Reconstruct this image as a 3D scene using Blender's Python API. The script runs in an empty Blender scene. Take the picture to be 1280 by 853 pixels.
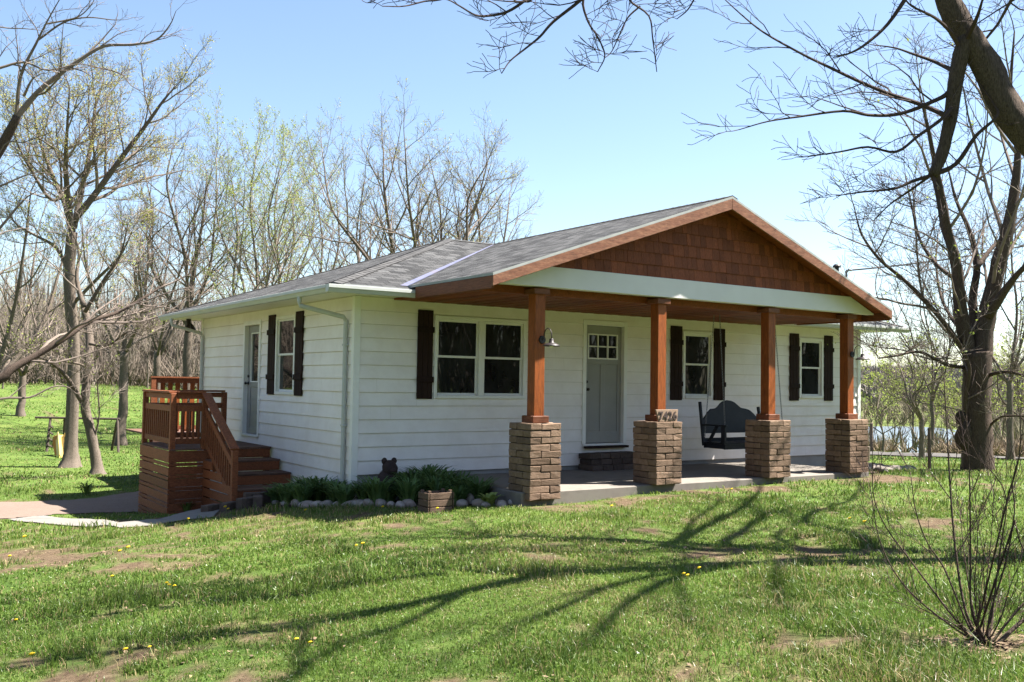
import bpy, bmesh, math, random
import numpy as np
from mathutils import Matrix, Vector

# ------------------------------------------------------------------ camera, sky, sun, exposure
scn = bpy.context.scene
CAM = np.array([-6.1043, -13.0855, 1.3768])
YAW, PITCH, ROLL, FPX = math.radians(34.2415), math.radians(2.5231), math.radians(0.8983), 1207.74
_f = np.array([math.sin(YAW) * math.cos(PITCH), math.cos(YAW) * math.cos(PITCH), math.sin(PITCH)])
_r = np.array([math.cos(YAW), -math.sin(YAW), 0.0])
_u = np.cross(_r, _f)
R_ = math.cos(ROLL) * _r + math.sin(ROLL) * _u
U_ = -math.sin(ROLL) * _r + math.cos(ROLL) * _u
cd = bpy.data.cameras.new('camera')
cam = bpy.data.objects.new('camera', cd)
scn.collection.objects.link(cam)
M4 = Matrix.Identity(4)
for i in range(3):
    M4[i][0], M4[i][1], M4[i][2], M4[i][3] = R_[i], U_[i], -_f[i], CAM[i]
cam.matrix_world = M4
cd.sensor_fit = 'HORIZONTAL'; cd.sensor_width = 36.0; cd.lens = FPX / 1280 * 36.0
cd.clip_start = 0.1; cd.clip_end = 3000
scn.camera = cam

SUNV = np.array([0.57, -0.245, 1.0])                       # towards the sun
SUN_EL = math.atan2(1.0, math.hypot(0.57, 0.245)); SUN_AZ = math.atan2(0.57, -0.245)
w = bpy.data.worlds.new('World'); scn.world = w; w.use_nodes = True
wn = w.node_tree.nodes; wn.clear()
sky = wn.new('ShaderNodeTexSky'); sky.sky_type = 'NISHITA'; sky.sun_disc = False
sky.sun_elevation = SUN_EL; sky.sun_rotation = SUN_AZ
sky.air_density = 1.0; sky.dust_density = 0.7; sky.ozone_density = 1.0; sky.altitude = 200
bg = wn.new('ShaderNodeBackground'); bg.inputs['Strength'].default_value = 0.052
wo = wn.new('ShaderNodeOutputWorld')
w.node_tree.links.new(sky.outputs[0], bg.inputs[0]); w.node_tree.links.new(bg.outputs[0], wo.inputs[0])
sl = bpy.data.lights.new('sun', 'SUN'); sl.energy = 5.0; sl.angle = math.radians(0.53); sl.color = (1.0, 0.95, 0.87)
so = bpy.data.objects.new('sun', sl); scn.collection.objects.link(so)
so.location = (20, -15, 40)
so.rotation_euler = Vector(tuple(SUNV)).to_track_quat('Z', 'Y').to_euler()
scn.view_settings.view_transform = 'Standard'; scn.view_settings.look = 'None'
scn.view_settings.exposure = 2.3; scn.view_settings.gamma = 1.0; scn.view_settings.use_curve_mapping = False

rng = np.random.default_rng(7)
random.seed(7)

# ------------------------------------------------------------------ pixel helpers (photo pixels 1280x853)
def ray(px):
    d = _f * FPX + R_ * (px[0] - 640.0) - U_ * (px[1] - 426.5)
    return d / np.linalg.norm(d)
def PD(px, d): return CAM + ray(px) * d
def HZ(px, z): d = ray(px); return CAM + d * (z - CAM[2]) / d[2]
def HY(px, y): d = ray(px); return CAM + d * (y - CAM[1]) / d[1]
def HX(px, x): d = ray(px); return CAM + d * (x - CAM[0]) / d[0]

# ------------------------------------------------------------------ noise + terrain
_tab = np.random.default_rng(3).random((64, 64))
def vn(x, y, s, off=0.0):
    x = np.asarray(x, float) * s + off * 7.31 + 500; y = np.asarray(y, float) * s + off * 3.77 + 500
    xi = np.floor(x).astype(int); yi = np.floor(y).astype(int); fx = x - xi; fy = y - yi
    fx = fx * fx * (3 - 2 * fx); fy = fy * fy * (3 - 2 * fy)
    a = _tab[xi % 64, yi % 64]; b = _tab[(xi + 1) % 64, yi % 64]; c = _tab[xi % 64, (yi + 1) % 64]; d = _tab[(xi + 1) % 64, (yi + 1) % 64]
    return (a * (1 - fx) + b * fx) * (1 - fy) + (c * (1 - fx) + d * fx) * fy
CTRL = np.array([
    (-6.1, -13.1, -.26), (-3, -9, -.30), (0, -9.5, -.24), (3, -8, -.2), (6, -7, -.18), (-6, -8, -.42), (-1, -6, -.27), (3, -5, -.2), (8, -5, -.18),
    (1, -3.2, -.22), (4, -3.2, -.18), (7, -3.2, -.16), (9.5, -3, -.15), (0.3, -2.2, -.30), (0, -1, -.34), (-.6, 0, -.42), (-.9, 1.0, -.47), (-1.6, 1.3, -.56), (-1.0, 2.2, -.6),
    (-1.4, 1.9, -.64), (-1.75, 3.1, -.86), (-2.3, 2.5, -.80), (-3.2, 2.5, -.86), (-1.8, 4.2, -1.0), (-1.8, 5.4, -1.1), (-2.6, 4.0, -.95), (-3.9, 4.0, -.92), (-4.5, 3.0, -.86),
    (-3, 0.8, -.68), (-2.4, 0, -.56), (-4.5, -.5, -.64), (-3, -3, -.45), (-6, -3, -.6), (-8, 0, -.85), (-1, -3, -.33), (-2.5, 8, -1.1), (-5, 7, -1.1), (-9, 6, -1.2), (-1, 17, -1.22), (-6, 16, -1.3), (2, 27, -1.2),
    (-12, 25, -1.0), (4, 45, -.3), (-10, 45, -.1), (5, 62, .8), (-20, 60, .7), (8, 95, 1.6), (-20, 95, 1.9), (25, 130, 2.2), (-60, 130, 3.0), (-60, 30, .2), (-45, -30, -.3), (0, -45, -.2), (30, -45, -.2),
    (2, 4, -.5), (6, 3, -.3), (11, 3, -.3), (6, 10, -1.0), (12, 10, -.9), (12.5, -2, -.24), (14, -5, -.25), (16, 0, -.4), (19, 3, -.62), (23, 6, -.78), (22, -4, -.6), (28, 9, -1.2), (35, 12, -1.9), (30, -10, -1.0), (45, 10, -2.2),
    (50, 22, -3.0), (60, 30, -3.5), (80, 42, -3.6), (75, 20, -3.4), (70, 0, -3.2), (82, 46, -3.75), (100, 60, -3.7), (66, 35, -3.6), (92, 44, -3.7), (72, 50, -3.6), (130, 78, -2.2), (110, 55, -3.4), (130, 30, -3.4), (90, -20, -3.2), (22, 20, -1.0), (35, 35, -1.4), (60, 60, -1.5), (60, 110, .5),
    (150, 70, -1.5), (170, 30, -1.5), (200, 80, -.5), (150, 120, -.3), (220, 0, 0.0), (330, 130, 4.5), (330, 60, 4.), (360, 0, 3.), (300, 220, 5.), (200, 300, 6.), (400, 160, 7.5), (480, 250, 9.), (100, 350, 6.),
    (-100, 350, 4.), (-300, 200, 4.), (-300, -200, 0.), (0, -300, 0.), (300, -250, -2.), (500, -100, 6.), (600, 500, 15.), (-600, 600, 6.), (-600, -600, 0.), (600, -600, 0.)], float)
def terrain(x, y):
    x = np.atleast_1d(np.asarray(x, float)); y = np.atleast_1d(np.asarray(y, float))
    out = np.empty(len(x))
    for i in range(0, len(x), 20000):
        xs, ys = x[i:i + 20000, None], y[i:i + 20000, None]
        d2 = (xs - CTRL[:, 0]) ** 2 + (ys - CTRL[:, 1]) ** 2
        wgt = 1.0 / (d2 + 0.15 + 0.002 * ((xs - CAM[0]) ** 2 + (ys - CAM[1]) ** 2)) ** 1.9
        out[i:i + 20000] = (wgt * CTRL[:, 2]).sum(1) / wgt.sum(1)
    return out
def tz(x, y): return float(terrain([x], [y])[0])
def TH(px):
    d = ray(px); t = 4.0
    for _ in range(4000):
        p = CAM + d * t
        if p[2] <= tz(p[0], p[1]): break
        t += max(0.01, (p[2] - tz(p[0], p[1])) * 0.8)
    return p

# ------------------------------------------------------------------ material helpers
def mat(name, col, rough=0.7, spec=0.3):
    m = bpy.data.materials.new(name); m.use_nodes = True
    b = m.node_tree.nodes['Principled BSDF']
    b.inputs['Base Color'].default_value = (*col, 1); b.inputs['Roughness'].default_value = rough
    b.inputs['Specular IOR Level'].default_value = spec
    return m, m.node_tree.nodes, m.node_tree.links, b
def noise(ns, ls, scale, detail=4, vec=None, rough=0.55):
    n = ns.new('ShaderNodeTexNoise'); n.inputs['Scale'].default_value = scale; n.inputs['Detail'].default_value = detail
    n.inputs['Roughness'].default_value = rough
    if vec: ls.new(vec, n.inputs['Vector'])
    return n.outputs['Fac']
def ramp(ns, ls, fac, stops):
    r = ns.new('ShaderNodeValToRGB'); e = r.color_ramp.elements
    while len(e) < len(stops): e.new(0.5)
    for k, (p, c) in enumerate(stops): e[k].position = p; e[k].color = (*c, 1) if len(c) == 3 else c
    ls.new(fac, r.inputs[0]); return r.outputs[0]
def coord(ns, ls, scale=(1, 1, 1), kind='Object'):
    t = ns.new('ShaderNodeTexCoord'); mp = ns.new('ShaderNodeMapping'); mp.inputs['Scale'].default_value = scale
    ls.new(t.outputs[kind], mp.inputs[0]); return mp.outputs[0]
def mixc(ns, ls, a, b, fac, mode='MIX'):
    m = ns.new('ShaderNodeMix'); m.data_type = 'RGBA'; m.blend_type = mode
    for s, v in ((0, fac), (6, a), (7, b)):
        if hasattr(v, 'is_output'): ls.new(v, m.inputs[s])
        elif s == 0: m.inputs[0].default_value = v
        else: m.inputs[s].default_value = (*v, 1)
    return m.outputs[2]
def bump(ns, ls, b, h, strength=0.3, dist=0.01):
    n = ns.new('ShaderNodeBump'); n.inputs['Strength'].default_value = strength; n.inputs['Distance'].default_value = dist
    ls.new(h, n.inputs['Height']); ls.new(n.outputs[0], b.inputs['Normal'])
def island(ns): return ns.new('ShaderNodeNewGeometry').outputs['Random Per Island']

def varied(name, cols, scale=6, rough=0.8, stretch=(1, 1, 1), isl=0.5, bmp=0.3, bscale=40, spec=0.25, streak=0):
    """noise-coloured material with a random shade for every loose piece"""
    m, ns, ls, b = mat(name, cols[0], rough, spec)
    v = coord(ns, ls, stretch)
    f = noise(ns, ls, scale, 6, v, 0.65)
    c = ramp(ns, ls, f, [(0.25 + 0.5 * k / max(1, len(cols) - 1), cc) for k, cc in enumerate(cols)])
    if streak:
        c = mixc(ns, ls, c, ramp(ns, ls, noise(ns, ls, scale * 3.1, 5, v, .75), [(.36, (1 - streak,) * 3), (.60, (1.08,) * 3)]), 1.0, 'MULTIPLY')
    if isl > 0:
        r = ramp(ns, ls, island(ns), [(0, (1 - isl,) * 3), (1, (1 + 0 * isl,) * 3)])
        c = mixc(ns, ls, c, r, 1.0, 'MULTIPLY')
    ls.new(c, b.inputs['Base Color'])
    if bmp: bump(ns, ls, b, noise(ns, ls, bscale, 5, v), bmp, 0.01)
    return m

MAT = {}
# white lap siding: faint dirt and yellowing
m, ns, ls, b = mat('white_siding', (.74, .73, .69), .5, .35)
v = coord(ns, ls, (.8, .8, .8)); f = noise(ns, ls, 2.6, 8, v, .7)
ls.new(ramp(ns, ls, f, [(.3, (.70, .645, .59)), (.62, (.79, .745, .70))]), b.inputs['Base Color'])
bump(ns, ls, b, noise(ns, ls, 60, 4, coord(ns, ls, (.2, .2, 1))), .08, .003); MAT['siding'] = m
MAT['lap'] = varied('lap_shade_and_seam', [(.50, .465, .39), (.62, .585, .51)], 6, .8, (1, 1, .2), 0, .1)  # lap shadow put into the colour as a tan strip; seams share it
MAT['trim'] = varied('white_trim', [(.70, .69, .64), (.79, .78, .74)], 3, .45, isl=.06, bmp=.04)
MAT['beam_white'] = varied('white_beam_paint', [(.60, .565, .565), (.66, .63, .625)], 1.5, .5, isl=.03, bmp=.05)
MAT['gutter'] = varied('gutter_metal', [(.40, .415, .395), (.50, .51, .48)], 2, .35, isl=.08, bmp=.03)
MAT['shutter'] = varied('dark_brown_shutter', [(.018, .009, .0075), (.032, .017, .013)], 8, .75, (1, 1, .15), .3, .2, spec=.12)
MAT['cedar'] = varied('cedar_stain', [(.145, .031, .007), (.28, .074, .014), (.205, .048, .009)], 5, .55, (6, 6, .45), .25, .25, streak=.45)
MAT['cedar_x'] = varied('cedar_stain_along_x', [(.15, .042, .012), (.29, .09, .024), (.22, .06, .015)], 5, .55, (.4, 6, 6), .25, .25, streak=.45)
MAT['cedar_y'] = varied('cedar_ceiling', [(.18, .042, .011), (.32, .085, .022)], 5, .6, (6, .35, 6), .4, .25, streak=.45)
MAT['fascia'] = varied('fascia_stain', [(.10, .030, .013), (.18, .062, .026), (.135, .044, .020)], 5, .6, (.5, .5, 6), .25, .25, streak=.45)
MAT['rake'] = varied('rake_board_stain', [(.13, .052, .028), (.25, .115, .065), (.17, .066, .036), (.28, .145, .09)], 4, .6, (.8, 5, 5), .2, .3, streak=.45)
MAT['shake'] = varied('cedar_shakes', [(.155, .040, .017), (.30, .082, .032), (.22, .059, .023)], 6, .7, (9, 9, .6), .45, .4, streak=.45)
MAT['deckwood'] = varied('deck_stain', [(.15, .046, .018), (.26, .085, .034), (.19, .058, .023)], 5, .6, (2, 2, 5), .35, .3, streak=.45)
MAT['deckfloor'] = varied('worn_deck_floor', [(.11, .055, .038), (.19, .105, .075)], 5, .7, (1, 4, 4), .3, .3, streak=.45)
MAT['brick'] = varied('tumbled_brown_blocks', [(.14, .092, .063), (.285, .195, .138), (.21, .14, .096), (.34, .255, .19)], 9, .9, isl=.55, bmp=.6, bscale=60, spec=.1)
MAT['mortar'] = varied('dark_joint', [(.03, .022, .018), (.05, .038, .03)], 9, .95, isl=0, bmp=.2)
MAT['darkblock'] = varied('dark_edging_blocks', [(.06, .045, .038), (.12, .09, .075), (.085, .062, .05)], 9, .9, isl=.4, bmp=.5, spec=.1)
MAT['concrete'] = varied('concrete', [(.11, .102, .092), (.165, .155, .14), (.135, .126, .114)], 3, .85, isl=0, bmp=.25, bscale=70)
MAT['foundation'] = varied('foundation_concrete', [(.24, .235, .225), (.33, .325, .31)], 3, .85, isl=0, bmp=.25)
MAT['door_grey'] = varied('grey_door_paint', [(.25, .245, .225), (.29, .285, .262)], 3, .45, isl=.05, bmp=.03)
MAT['dark_metal'] = varied('dark_bronze_metal', [(.018, .014, .015), (.035, .026, .027)], 6, .5, isl=.1, bmp=.05, spec=.3)
MAT['black_wood'] = varied('black_paint', [(.009, .010, .014), (.018, .020, .026)], 8, .5, (1, 1, 1), .3, .15)
MAT['chain'] = varied('steel_chain', [(.11, .11, .115), (.2, .2, .21)], 20, .4, isl=0, bmp=0, spec=.5)
MAT['flashing'] = varied('valley_metal', [(.06, .065, .11), (.09, .095, .15), (.105, .085, .09)], 2, .75, isl=0, bmp=.1, spec=.2)
MAT['cable'] = varied('black_cable', [(.006, .006, .007), (.011, .011, .012)], 5, .8, isl=0, bmp=0)
MAT['rusty'] = varied('dark_rusted_iron', [(.022, .015, .015), (.045, .028, .024)], 12, .8, isl=0, bmp=.4)
MAT['crate'] = varied('weathered_crate_wood', [(.055, .034, .024), (.13, .085, .06), (.085, .055, .04)], 6, .85, (1, 1, 6), .35, .4)
MAT['rock'] = varied('field_stones', [(.20, .16, .135), (.38, .33, .29), (.28, .215, .18), (.42, .38, .35)], 5, .8, isl=.4, bmp=.3, spec=.2)
MAT['palerock'] = varied('pale_limestone', [(.12, .10, .084), (.24, .21, .18)], 5, .85, isl=.25, bmp=.4)
MAT['mulch'] = varied('dark_mulch', [(.022, .015, .011), (.07, .048, .034), (.04, .028, .02)], 22, .95, isl=0, bmp=.9, bscale=50)
MAT['gravel'] = varied('gravel_drive', [(.085, .058, .044), (.155, .115, .092), (.115, .084, .066)], 14, .95, isl=0, bmp=.6, bscale=90)
MAT['road'] = varied('gravel_road', [(.05, .045, .04), (.085, .077, .07)], 8, .95, isl=0, bmp=.3)
MAT['post_wood'] = varied('grey_post_wood', [(.10, .075, .058), (.2, .155, .12)], 7, .9, (4, 4, .6), .3, .3)
MAT['post_dark'] = varied('dark_weathered_wood', [(.045, .034, .028), (.10, .078, .062)], 7, .9, (4, 4, .6), .2, .3)
MAT['plastic'] = varied('yellow_white_plastic', [(.62, .44, .10), (.74, .60, .26)], 2, .4, isl=.0, bmp=0)
MAT['orange_wood'] = varied('orange_brown_plastic', [(.36, .16, .05), (.5, .25, .09)], 5, .6, isl=.2, bmp=.1)
MAT['plaque'] = varied('pale_wood_plaque', [(.13, .085, .055), (.24, .165, .115), (.18, .12, .08)], 14, .8, (6, 6, 1), 0, .4)
MAT['numeral'] = varied('dark_numeral', [(.035, .025, .022), (.06, .04, .035)], 14, .6, isl=0, bmp=0)
MAT['petal'] = varied('dandelion_yellow', [(.72, .46, .01), (.85, .60, .03)], 30, .7, isl=0, bmp=0)
MAT['stemgreen'] = varied('stem_green', [(.07, .13, .03), (.12, .18, .05)], 20, .6, isl=0, bmp=0)
def bark(name, c0, c1, c2):
    return varied(name, [c0, c1, c2], 7, .95, (5, 5, .9), .25, 1.0, 18, .1, streak=.55)
MAT['bark'] = bark('grey_brown_bark', (.070, .054, .043), (.185, .15, .122), (.12, .096, .078))
MAT['bark_dark'] = bark('dark_wet_bark', (.038, .028, .022), (.105, .078, .062), (.068, .050, .040))
MAT['bark_pale'] = bark('pale_grey_bark', (.10, .082, .068), (.24, .205, .178), (.17, .14, .118))
MAT['twig'] = varied('twig_bark', [(.135, .105, .085), (.23, .185, .155)], 3, .9, isl=.35, bmp=0)
MAT['twig_dark'] = varied('dark_twig_bark', [(.045, .028, .024), (.085, .056, .047)], 3, .9, isl=.35, bmp=0)
MAT['twig_pale'] = varied('pale_twig_bark', [(.19, .15, .125), (.31, .26, .22)], 3, .9, isl=.35, bmp=0)
def leafmat(name, a, b_, tr=.4):
    m, ns, ls, b = mat(name, a, .6, .2)
    c = ramp(ns, ls, island(ns), [(0, a), (1, b_)]); ls.new(c, b.inputs['Base Color'])
    t = ns.new('ShaderNodeBsdfTranslucent'); ls.new(c, t.inputs[0])
    mx = ns.new('ShaderNodeMixShader'); mx.inputs[0].default_value = tr
    ls.new(b.outputs[0], mx.inputs[1]); ls.new(t.outputs[0], mx.inputs[2]); ls.new(mx.outputs[0], ns['Material Output'].inputs[0])
    return m
MAT['bud_yellow'] = leafmat('spring_buds_yellow', (.25, .25, .06), (.42, .40, .12))
MAT['bud_green'] = leafmat('spring_buds_green', (.20, .26, .045), (.37, .43, .095))
MAT['daylily'] = leafmat('daylily_leaf', (.065, .125, .036), (.145, .225, .075), .3)
MAT['pale_leaf'] = leafmat('pale_green_leaf', (.16, .22, .04), (.32, .38, .11), .3)
MAT['weed'] = leafmat('weed_leaf', (.06, .12, .02), (.16, .22, .05), .3)
MAT['brush'] = varied('brush_twigs', [(.13, .10, .078), (.24, .195, .155)], .4, .95, isl=.45, bmp=0)
MAT['farwood'] = varied('far_wood_twigs', [(.17, .145, .135), (.27, .235, .215), (.20, .20, .13)], .05, .95, isl=.5, bmp=0)
# grass blades: colour per blade
m, ns, ls, b = mat('grass_blades', (.1, .15, .03), .42, .4)
at = ns.new('ShaderNodeAttribute'); at.attribute_name = 'Col'
ls.new(at.outputs['Color'], b.inputs['Base Color'])
t = ns.new('ShaderNodeBsdfTranslucent'); ls.new(at.outputs['Color'], t.inputs[0])
mx = ns.new('ShaderNodeMixShader'); mx.inputs[0].default_value = .38
ls.new(b.outputs[0], mx.inputs[1]); ls.new(t.outputs[0], mx.inputs[2]); ls.new(mx.outputs[0], ns['Material Output'].inputs[0]); MAT['blade'] = m
# lawn soil + turf under the blades; 'bare' = earth showing
m, ns, ls, b = mat('lawn_turf', (.1, .12, .03), .95, .08)
at = ns.new('ShaderNodeAttribute'); at.attribute_name = 'bare'
v = coord(ns, ls)
turf = ramp(ns, ls, noise(ns, ls, 1.3, 8, v, .7), [(.3, (.044, .080, .017)), (.5, (.070, .116, .023)), (.7, (.112, .148, .040))])
turf = mixc(ns, ls, turf, ramp(ns, ls, noise(ns, ls, .22, 6, v, .7), [(.35, (.80, .78, .72)), (.5, (1, 1, 1)), (.68, (1.12, .98, .95))]), 1.0, 'MULTIPLY')
turf2 = mixc(ns, ls, turf, (.20, .165, .085), ramp(ns, ls, noise(ns, ls, 9, 5, v, .7), [(.52, (0, 0, 0)), (.75, (.6, .6, .6))]))
soil = ramp(ns, ls, noise(ns, ls, 14, 8, v, .7), [(.3, (.055, .037, .023)), (.55, (.115, .082, .052)), (.75, (.22, .175, .11))])
ls.new(mixc(ns, ls, turf2, soil, at.outputs['Fac']), b.inputs['Base Color'])
bump(ns, ls, b, noise(ns, ls, 22, 8, v, .75), .9, .04); MAT['lawn'] = m
# shingle roof
def shingles(name, k):
    m, ns, ls, b = mat(name, (.2, .2, .2), .9, .15)
    uv = ns.new('ShaderNodeTexCoord').outputs['UV']
    br = ns.new('ShaderNodeTexBrick'); ls.new(uv, br.inputs['Vector'])
    br.offset = .5; br.offset_frequency = 2; br.squash = 1
    br.inputs['Color1'].default_value = (.032 * k, .032 * k, .033 * k, 1); br.inputs['Color2'].default_value = (.105 * k, .105 * k, .106 * k, 1)
    br.inputs['Mortar'].default_value = (.022, .022, .022, 1); br.inputs['Scale'].default_value = 1
    br.inputs['Mortar Size'].default_value = .010; br.inputs['Mortar Smooth'].default_value = .2
    br.inputs['Brick Width'].default_value = .24; br.inputs['Row Height'].default_value = .142; br.inputs['Bias'].default_value = -.1
    g = noise(ns, ls, 160, 3, uv, .8)
    c = mixc(ns, ls, br.outputs['Color'], ramp(ns, ls, g, [(.3, (.6, .6, .6)), (.7, (1.2, 1.2, 1.2))]), 1.0, 'MULTIPLY')
    c = mixc(ns, ls, c, ramp(ns, ls, noise(ns, ls, .9, 5, uv), [(.3, (.94, .94, .94)), (.7, (1.05, 1.05, 1.05))]), 1.0, 'MULTIPLY')
    ls.new(c, b.inputs['Base Color'])
    # each course rises towards its lower edge
    sx = ns.new('ShaderNodeSeparateXYZ'); ls.new(uv, sx.inputs[0])
    md = ns.new('ShaderNodeMath'); md.operation = 'MODULO'; ls.new(sx.outputs['Y'], md.inputs[0]); md.inputs[1].default_value = .142
    dv = ns.new('ShaderNodeMath'); dv.operation = 'DIVIDE'; ls.new(md.outputs[0], dv.inputs[0]); dv.inputs[1].default_value = -.142
    ad = ns.new('ShaderNodeMath'); ad.operation = 'ADD'; ls.new(dv.outputs[0], ad.inputs[0]); ls.new(g, ad.inputs[1])
    bump(ns, ls, b, ad.outputs[0], 1.0, .012); return m
MAT['shingle'] = shingles('asphalt_shingles', 1.0)
# window glass over a dark room
def glass(name, col, rough=.015):
    m, ns, ls, b = mat(name, col, rough, .38)
    b.inputs['IOR'].default_value = 1.45
    f = noise(ns, ls, 1.7, 3, coord(ns, ls, (1, 1, 1)))
    bump(ns, ls, b, f, .02, .02); 
    c = ramp(ns, ls, noise(ns, ls, 3.0, 3, coord(ns, ls, (1, 1, .6))), [(.35, tuple(x * .5 for x in col)), (.7, tuple(x * 1.7 for x in col))])
    ls.new(c, b.inputs['Base Color']); return m
MAT['pane'] = glass('window_glass', (.014, .015, .015))
m, ns, ls, b = mat('pond_water', (.12, .145, .165), .22, .5); bump(ns, ls, b, noise(ns, ls, 3, 3, coord(ns, ls)), .05, .02); MAT['water'] = m
MAT['room'] = mat('dark_room', (.02, .02, .02), .9)[0]

# ------------------------------------------------------------------ mesh builder
class MB:
    def __init__(s): s.v = []; s.n = 0; s.f = {3: [], 4: []}; s.m = {3: [], 4: []}; s.uv = None
    def add(s, verts, faces, mi=0):
        verts = np.asarray(verts, float).reshape(-1, 3)
        if isinstance(faces, np.ndarray):
            k = faces.shape[1]; s.f[k].append(faces + s.n); s.m[k].append(np.full(len(faces), mi))
        else:
            for k in (3, 4):
                a = np.array([f for f in faces if len(f) == k], int)
                if len(a): s.f[k].append(a + s.n); s.m[k].append(np.full(len(a), mi))
            for f in faces:
                if len(f) > 4:
                    a = np.array([(f[0], f[i], f[i + 1]) for i in range(1, len(f) - 1)]); s.f[3].append(a + s.n); s.m[3].append(np.full(len(a), mi))
        s.v.append(verts); s.n += len(verts)
    def box(s, a, b, mi=0):
        x0, y0, z0 = np.minimum(a, b); x1, y1, z1 = np.maximum(a, b)
        s.add([(x0, y0, z0), (x1, y0, z0), (x1, y1, z0), (x0, y1, z0), (x0, y0, z1), (x1, y0, z1), (x1, y1, z1), (x0, y1, z1)],
              [(0, 3, 2, 1), (4, 5, 6, 7), (0, 1, 5, 4), (1, 2, 6, 5), (2, 3, 7, 6), (3, 0, 4, 7)], mi)
    def bar(s, p, q, w_, h_, up=(0, 0, 1), mi=0):
        """box from p to q, w_ across, h_ along 'up'"""
        p = np.array(p, float); q = np.array(q, float); d = q - p; d /= np.linalg.norm(d)
        a = np.cross(d, up); a /= np.linalg.norm(a); c = np.cross(a, d)
        o = [(-1, -1), (1, -1), (1, 1), (-1, 1)]
        vs = [e + a * i * w_ / 2 + c * j * h_ / 2 for e in (p, q) for i, j in o]
        s.add(vs, [(0, 3, 2, 1), (4, 5, 6, 7), (0, 1, 5, 4), (1, 2, 6, 5), (2, 3, 7, 6), (3, 0, 4, 7)], mi)
    def prism(s, poly, d, mi=0):
        """flat polygon (3D points) pushed along vector d"""
        poly = np.array(poly, float); k = len(poly); d = np.array(d, float)
        s.add(np.vstack([poly, poly + d]), [tuple(range(k))[::-1], tuple(range(k, 2 * k))] + [(i, (i + 1) % k, k + (i + 1) % k, k + i) for i in range(k)], mi)
    def tube(s, pts, rad, k=6, mi=0, cap=True):
        pts = np.asarray(pts, float); n = len(pts); rad = np.broadcast_to(np.asarray(rad, float), (n,))
        t = np.empty_like(pts); t[1:-1] = pts[2:] - pts[:-2]; t[0] = pts[1] - pts[0]; t[-1] = pts[-1] - pts[-2]
        t /= np.linalg.norm(t, axis=1)[:, None] + 1e-9
        m_ = t.mean(0); ref = np.eye(3)[np.argmin(np.abs(m_))]
        a = np.cross(t, ref); a /= np.linalg.norm(a, axis=1)[:, None] + 1e-9; b_ = np.cross(t, a)
        th = np.arange(k) * 2 * math.pi / k
        vs = (pts[:, None] + (a[:, None] * np.cos(th)[None, :, None] + b_[:, None] * np.sin(th)[None, :, None]) * rad[:, None, None]).reshape(-1, 3)
        i = np.arange(n - 1)[:, None] * k; j = np.arange(k)[None]; j2 = (j + 1) % k
        q = np.stack([i + j, i + j2, i + k + j2, i + k + j], -1).reshape(-1, 4)
        s.add(vs, q, mi)
        if cap and k > 3:
            base = s.n - n * k
            for off, fl in ((0, 1), ((n - 1) * k, 0)):
                f = [off + x for x in range(k)]; f = f[::-1] if fl else f
                a3 = np.array([(f[0], f[x], f[x + 1]) for x in range(1, k - 1)]) + base
                s.f[3].append(a3); s.m[3].append(np.full(len(a3), mi))
    def lathe(s, c, prof, k=16, mi=0):
        c = np.array(c, float); th = np.arange(k) * 2 * math.pi / k
        vs = np.array([[c[0] + r * math.cos(a), c[1] + r * math.sin(a), c[2] + z] for r, z in prof for a in th])
        q = np.array([(i * k + j, i * k + (j + 1) % k, (i + 1) * k + (j + 1) % k, (i + 1) * k + j) for i in range(len(prof) - 1) for j in range(k)])
        s.add(vs, q, mi)
    def mesh(s, name, mats, off=(0, 0, 0), smooth=False):
        me = bpy.data.meshes.new(name)
        V = np.vstack(s.v) - np.asarray(off, float)
        q = np.vstack(s.f[4]) if s.f[4] else np.zeros((0, 4), int); t = np.vstack(s.f[3]) if s.f[3] else np.zeros((0, 3), int)
        mi = np.concatenate([np.concatenate(s.m[4]) if s.m[4] else np.zeros(0, int), np.concatenate(s.m[3]) if s.m[3] else np.zeros(0, int)])
        me.vertices.add(len(V)); me.vertices.foreach_set('co', V.ravel())
        me.loops.add(q.size + t.size); me.loops.foreach_set('vertex_index', np.concatenate([q.ravel(), t.ravel()]))
        nq, nt = len(q), len(t); me.polygons.add(nq + nt)
        st = np.concatenate([np.arange(nq) * 4, nq * 4 + np.arange(nt) * 3])
        me.polygons.foreach_set('loop_start', st)
        me.polygons.foreach_set('material_index', mi.astype(np.int32))
        me.polygons.foreach_set('use_smooth', np.full(nq + nt, smooth))
        for m_ in (mats if isinstance(mats, (list, tuple)) else [mats]): me.materials.append(m_)
        me.update(calc_edges=True); return me

COL = scn.collection
def tag(o, label=None, cat=None, group=None, kind=None):
    if label: o['label'] = label
    if cat: o['category'] = cat
    if group: o['group'] = group
    if kind: o['kind'] = kind
    return o
def wloc(o):
    p = np.zeros(3)
    while o is not None: p += np.array(o.location); o = o.parent
    return p
def thing(name, loc, label, cat, group=None):
    o = bpy.data.objects.new(name, None); o.location = tuple(loc); o.empty_display_size = .2
    COL.objects.link(o); return tag(o, label, cat, group)
def obj(name, mb, mats, parent=None, loc=None, smooth=False, bev=0.0):
    """ONE mesh object; vertices of mb are in world coordinates"""
    off = wloc(parent) if parent is not None else np.array(loc if loc is not None else (0, 0, 0), float)
    me = mb.mesh(name, mats, off, smooth)
    o = bpy.data.objects.new(name, me); COL.objects.link(o)
    if parent is not None: o.parent = parent
    elif loc is not None: o.location = tuple(loc)
    if bev:
        bm_ = o.modifiers.new('bevel', 'BEVEL'); bm_.width = bev; bm_.segments = 1; bm_.limit_method = 'ANGLE'
    return o

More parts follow.
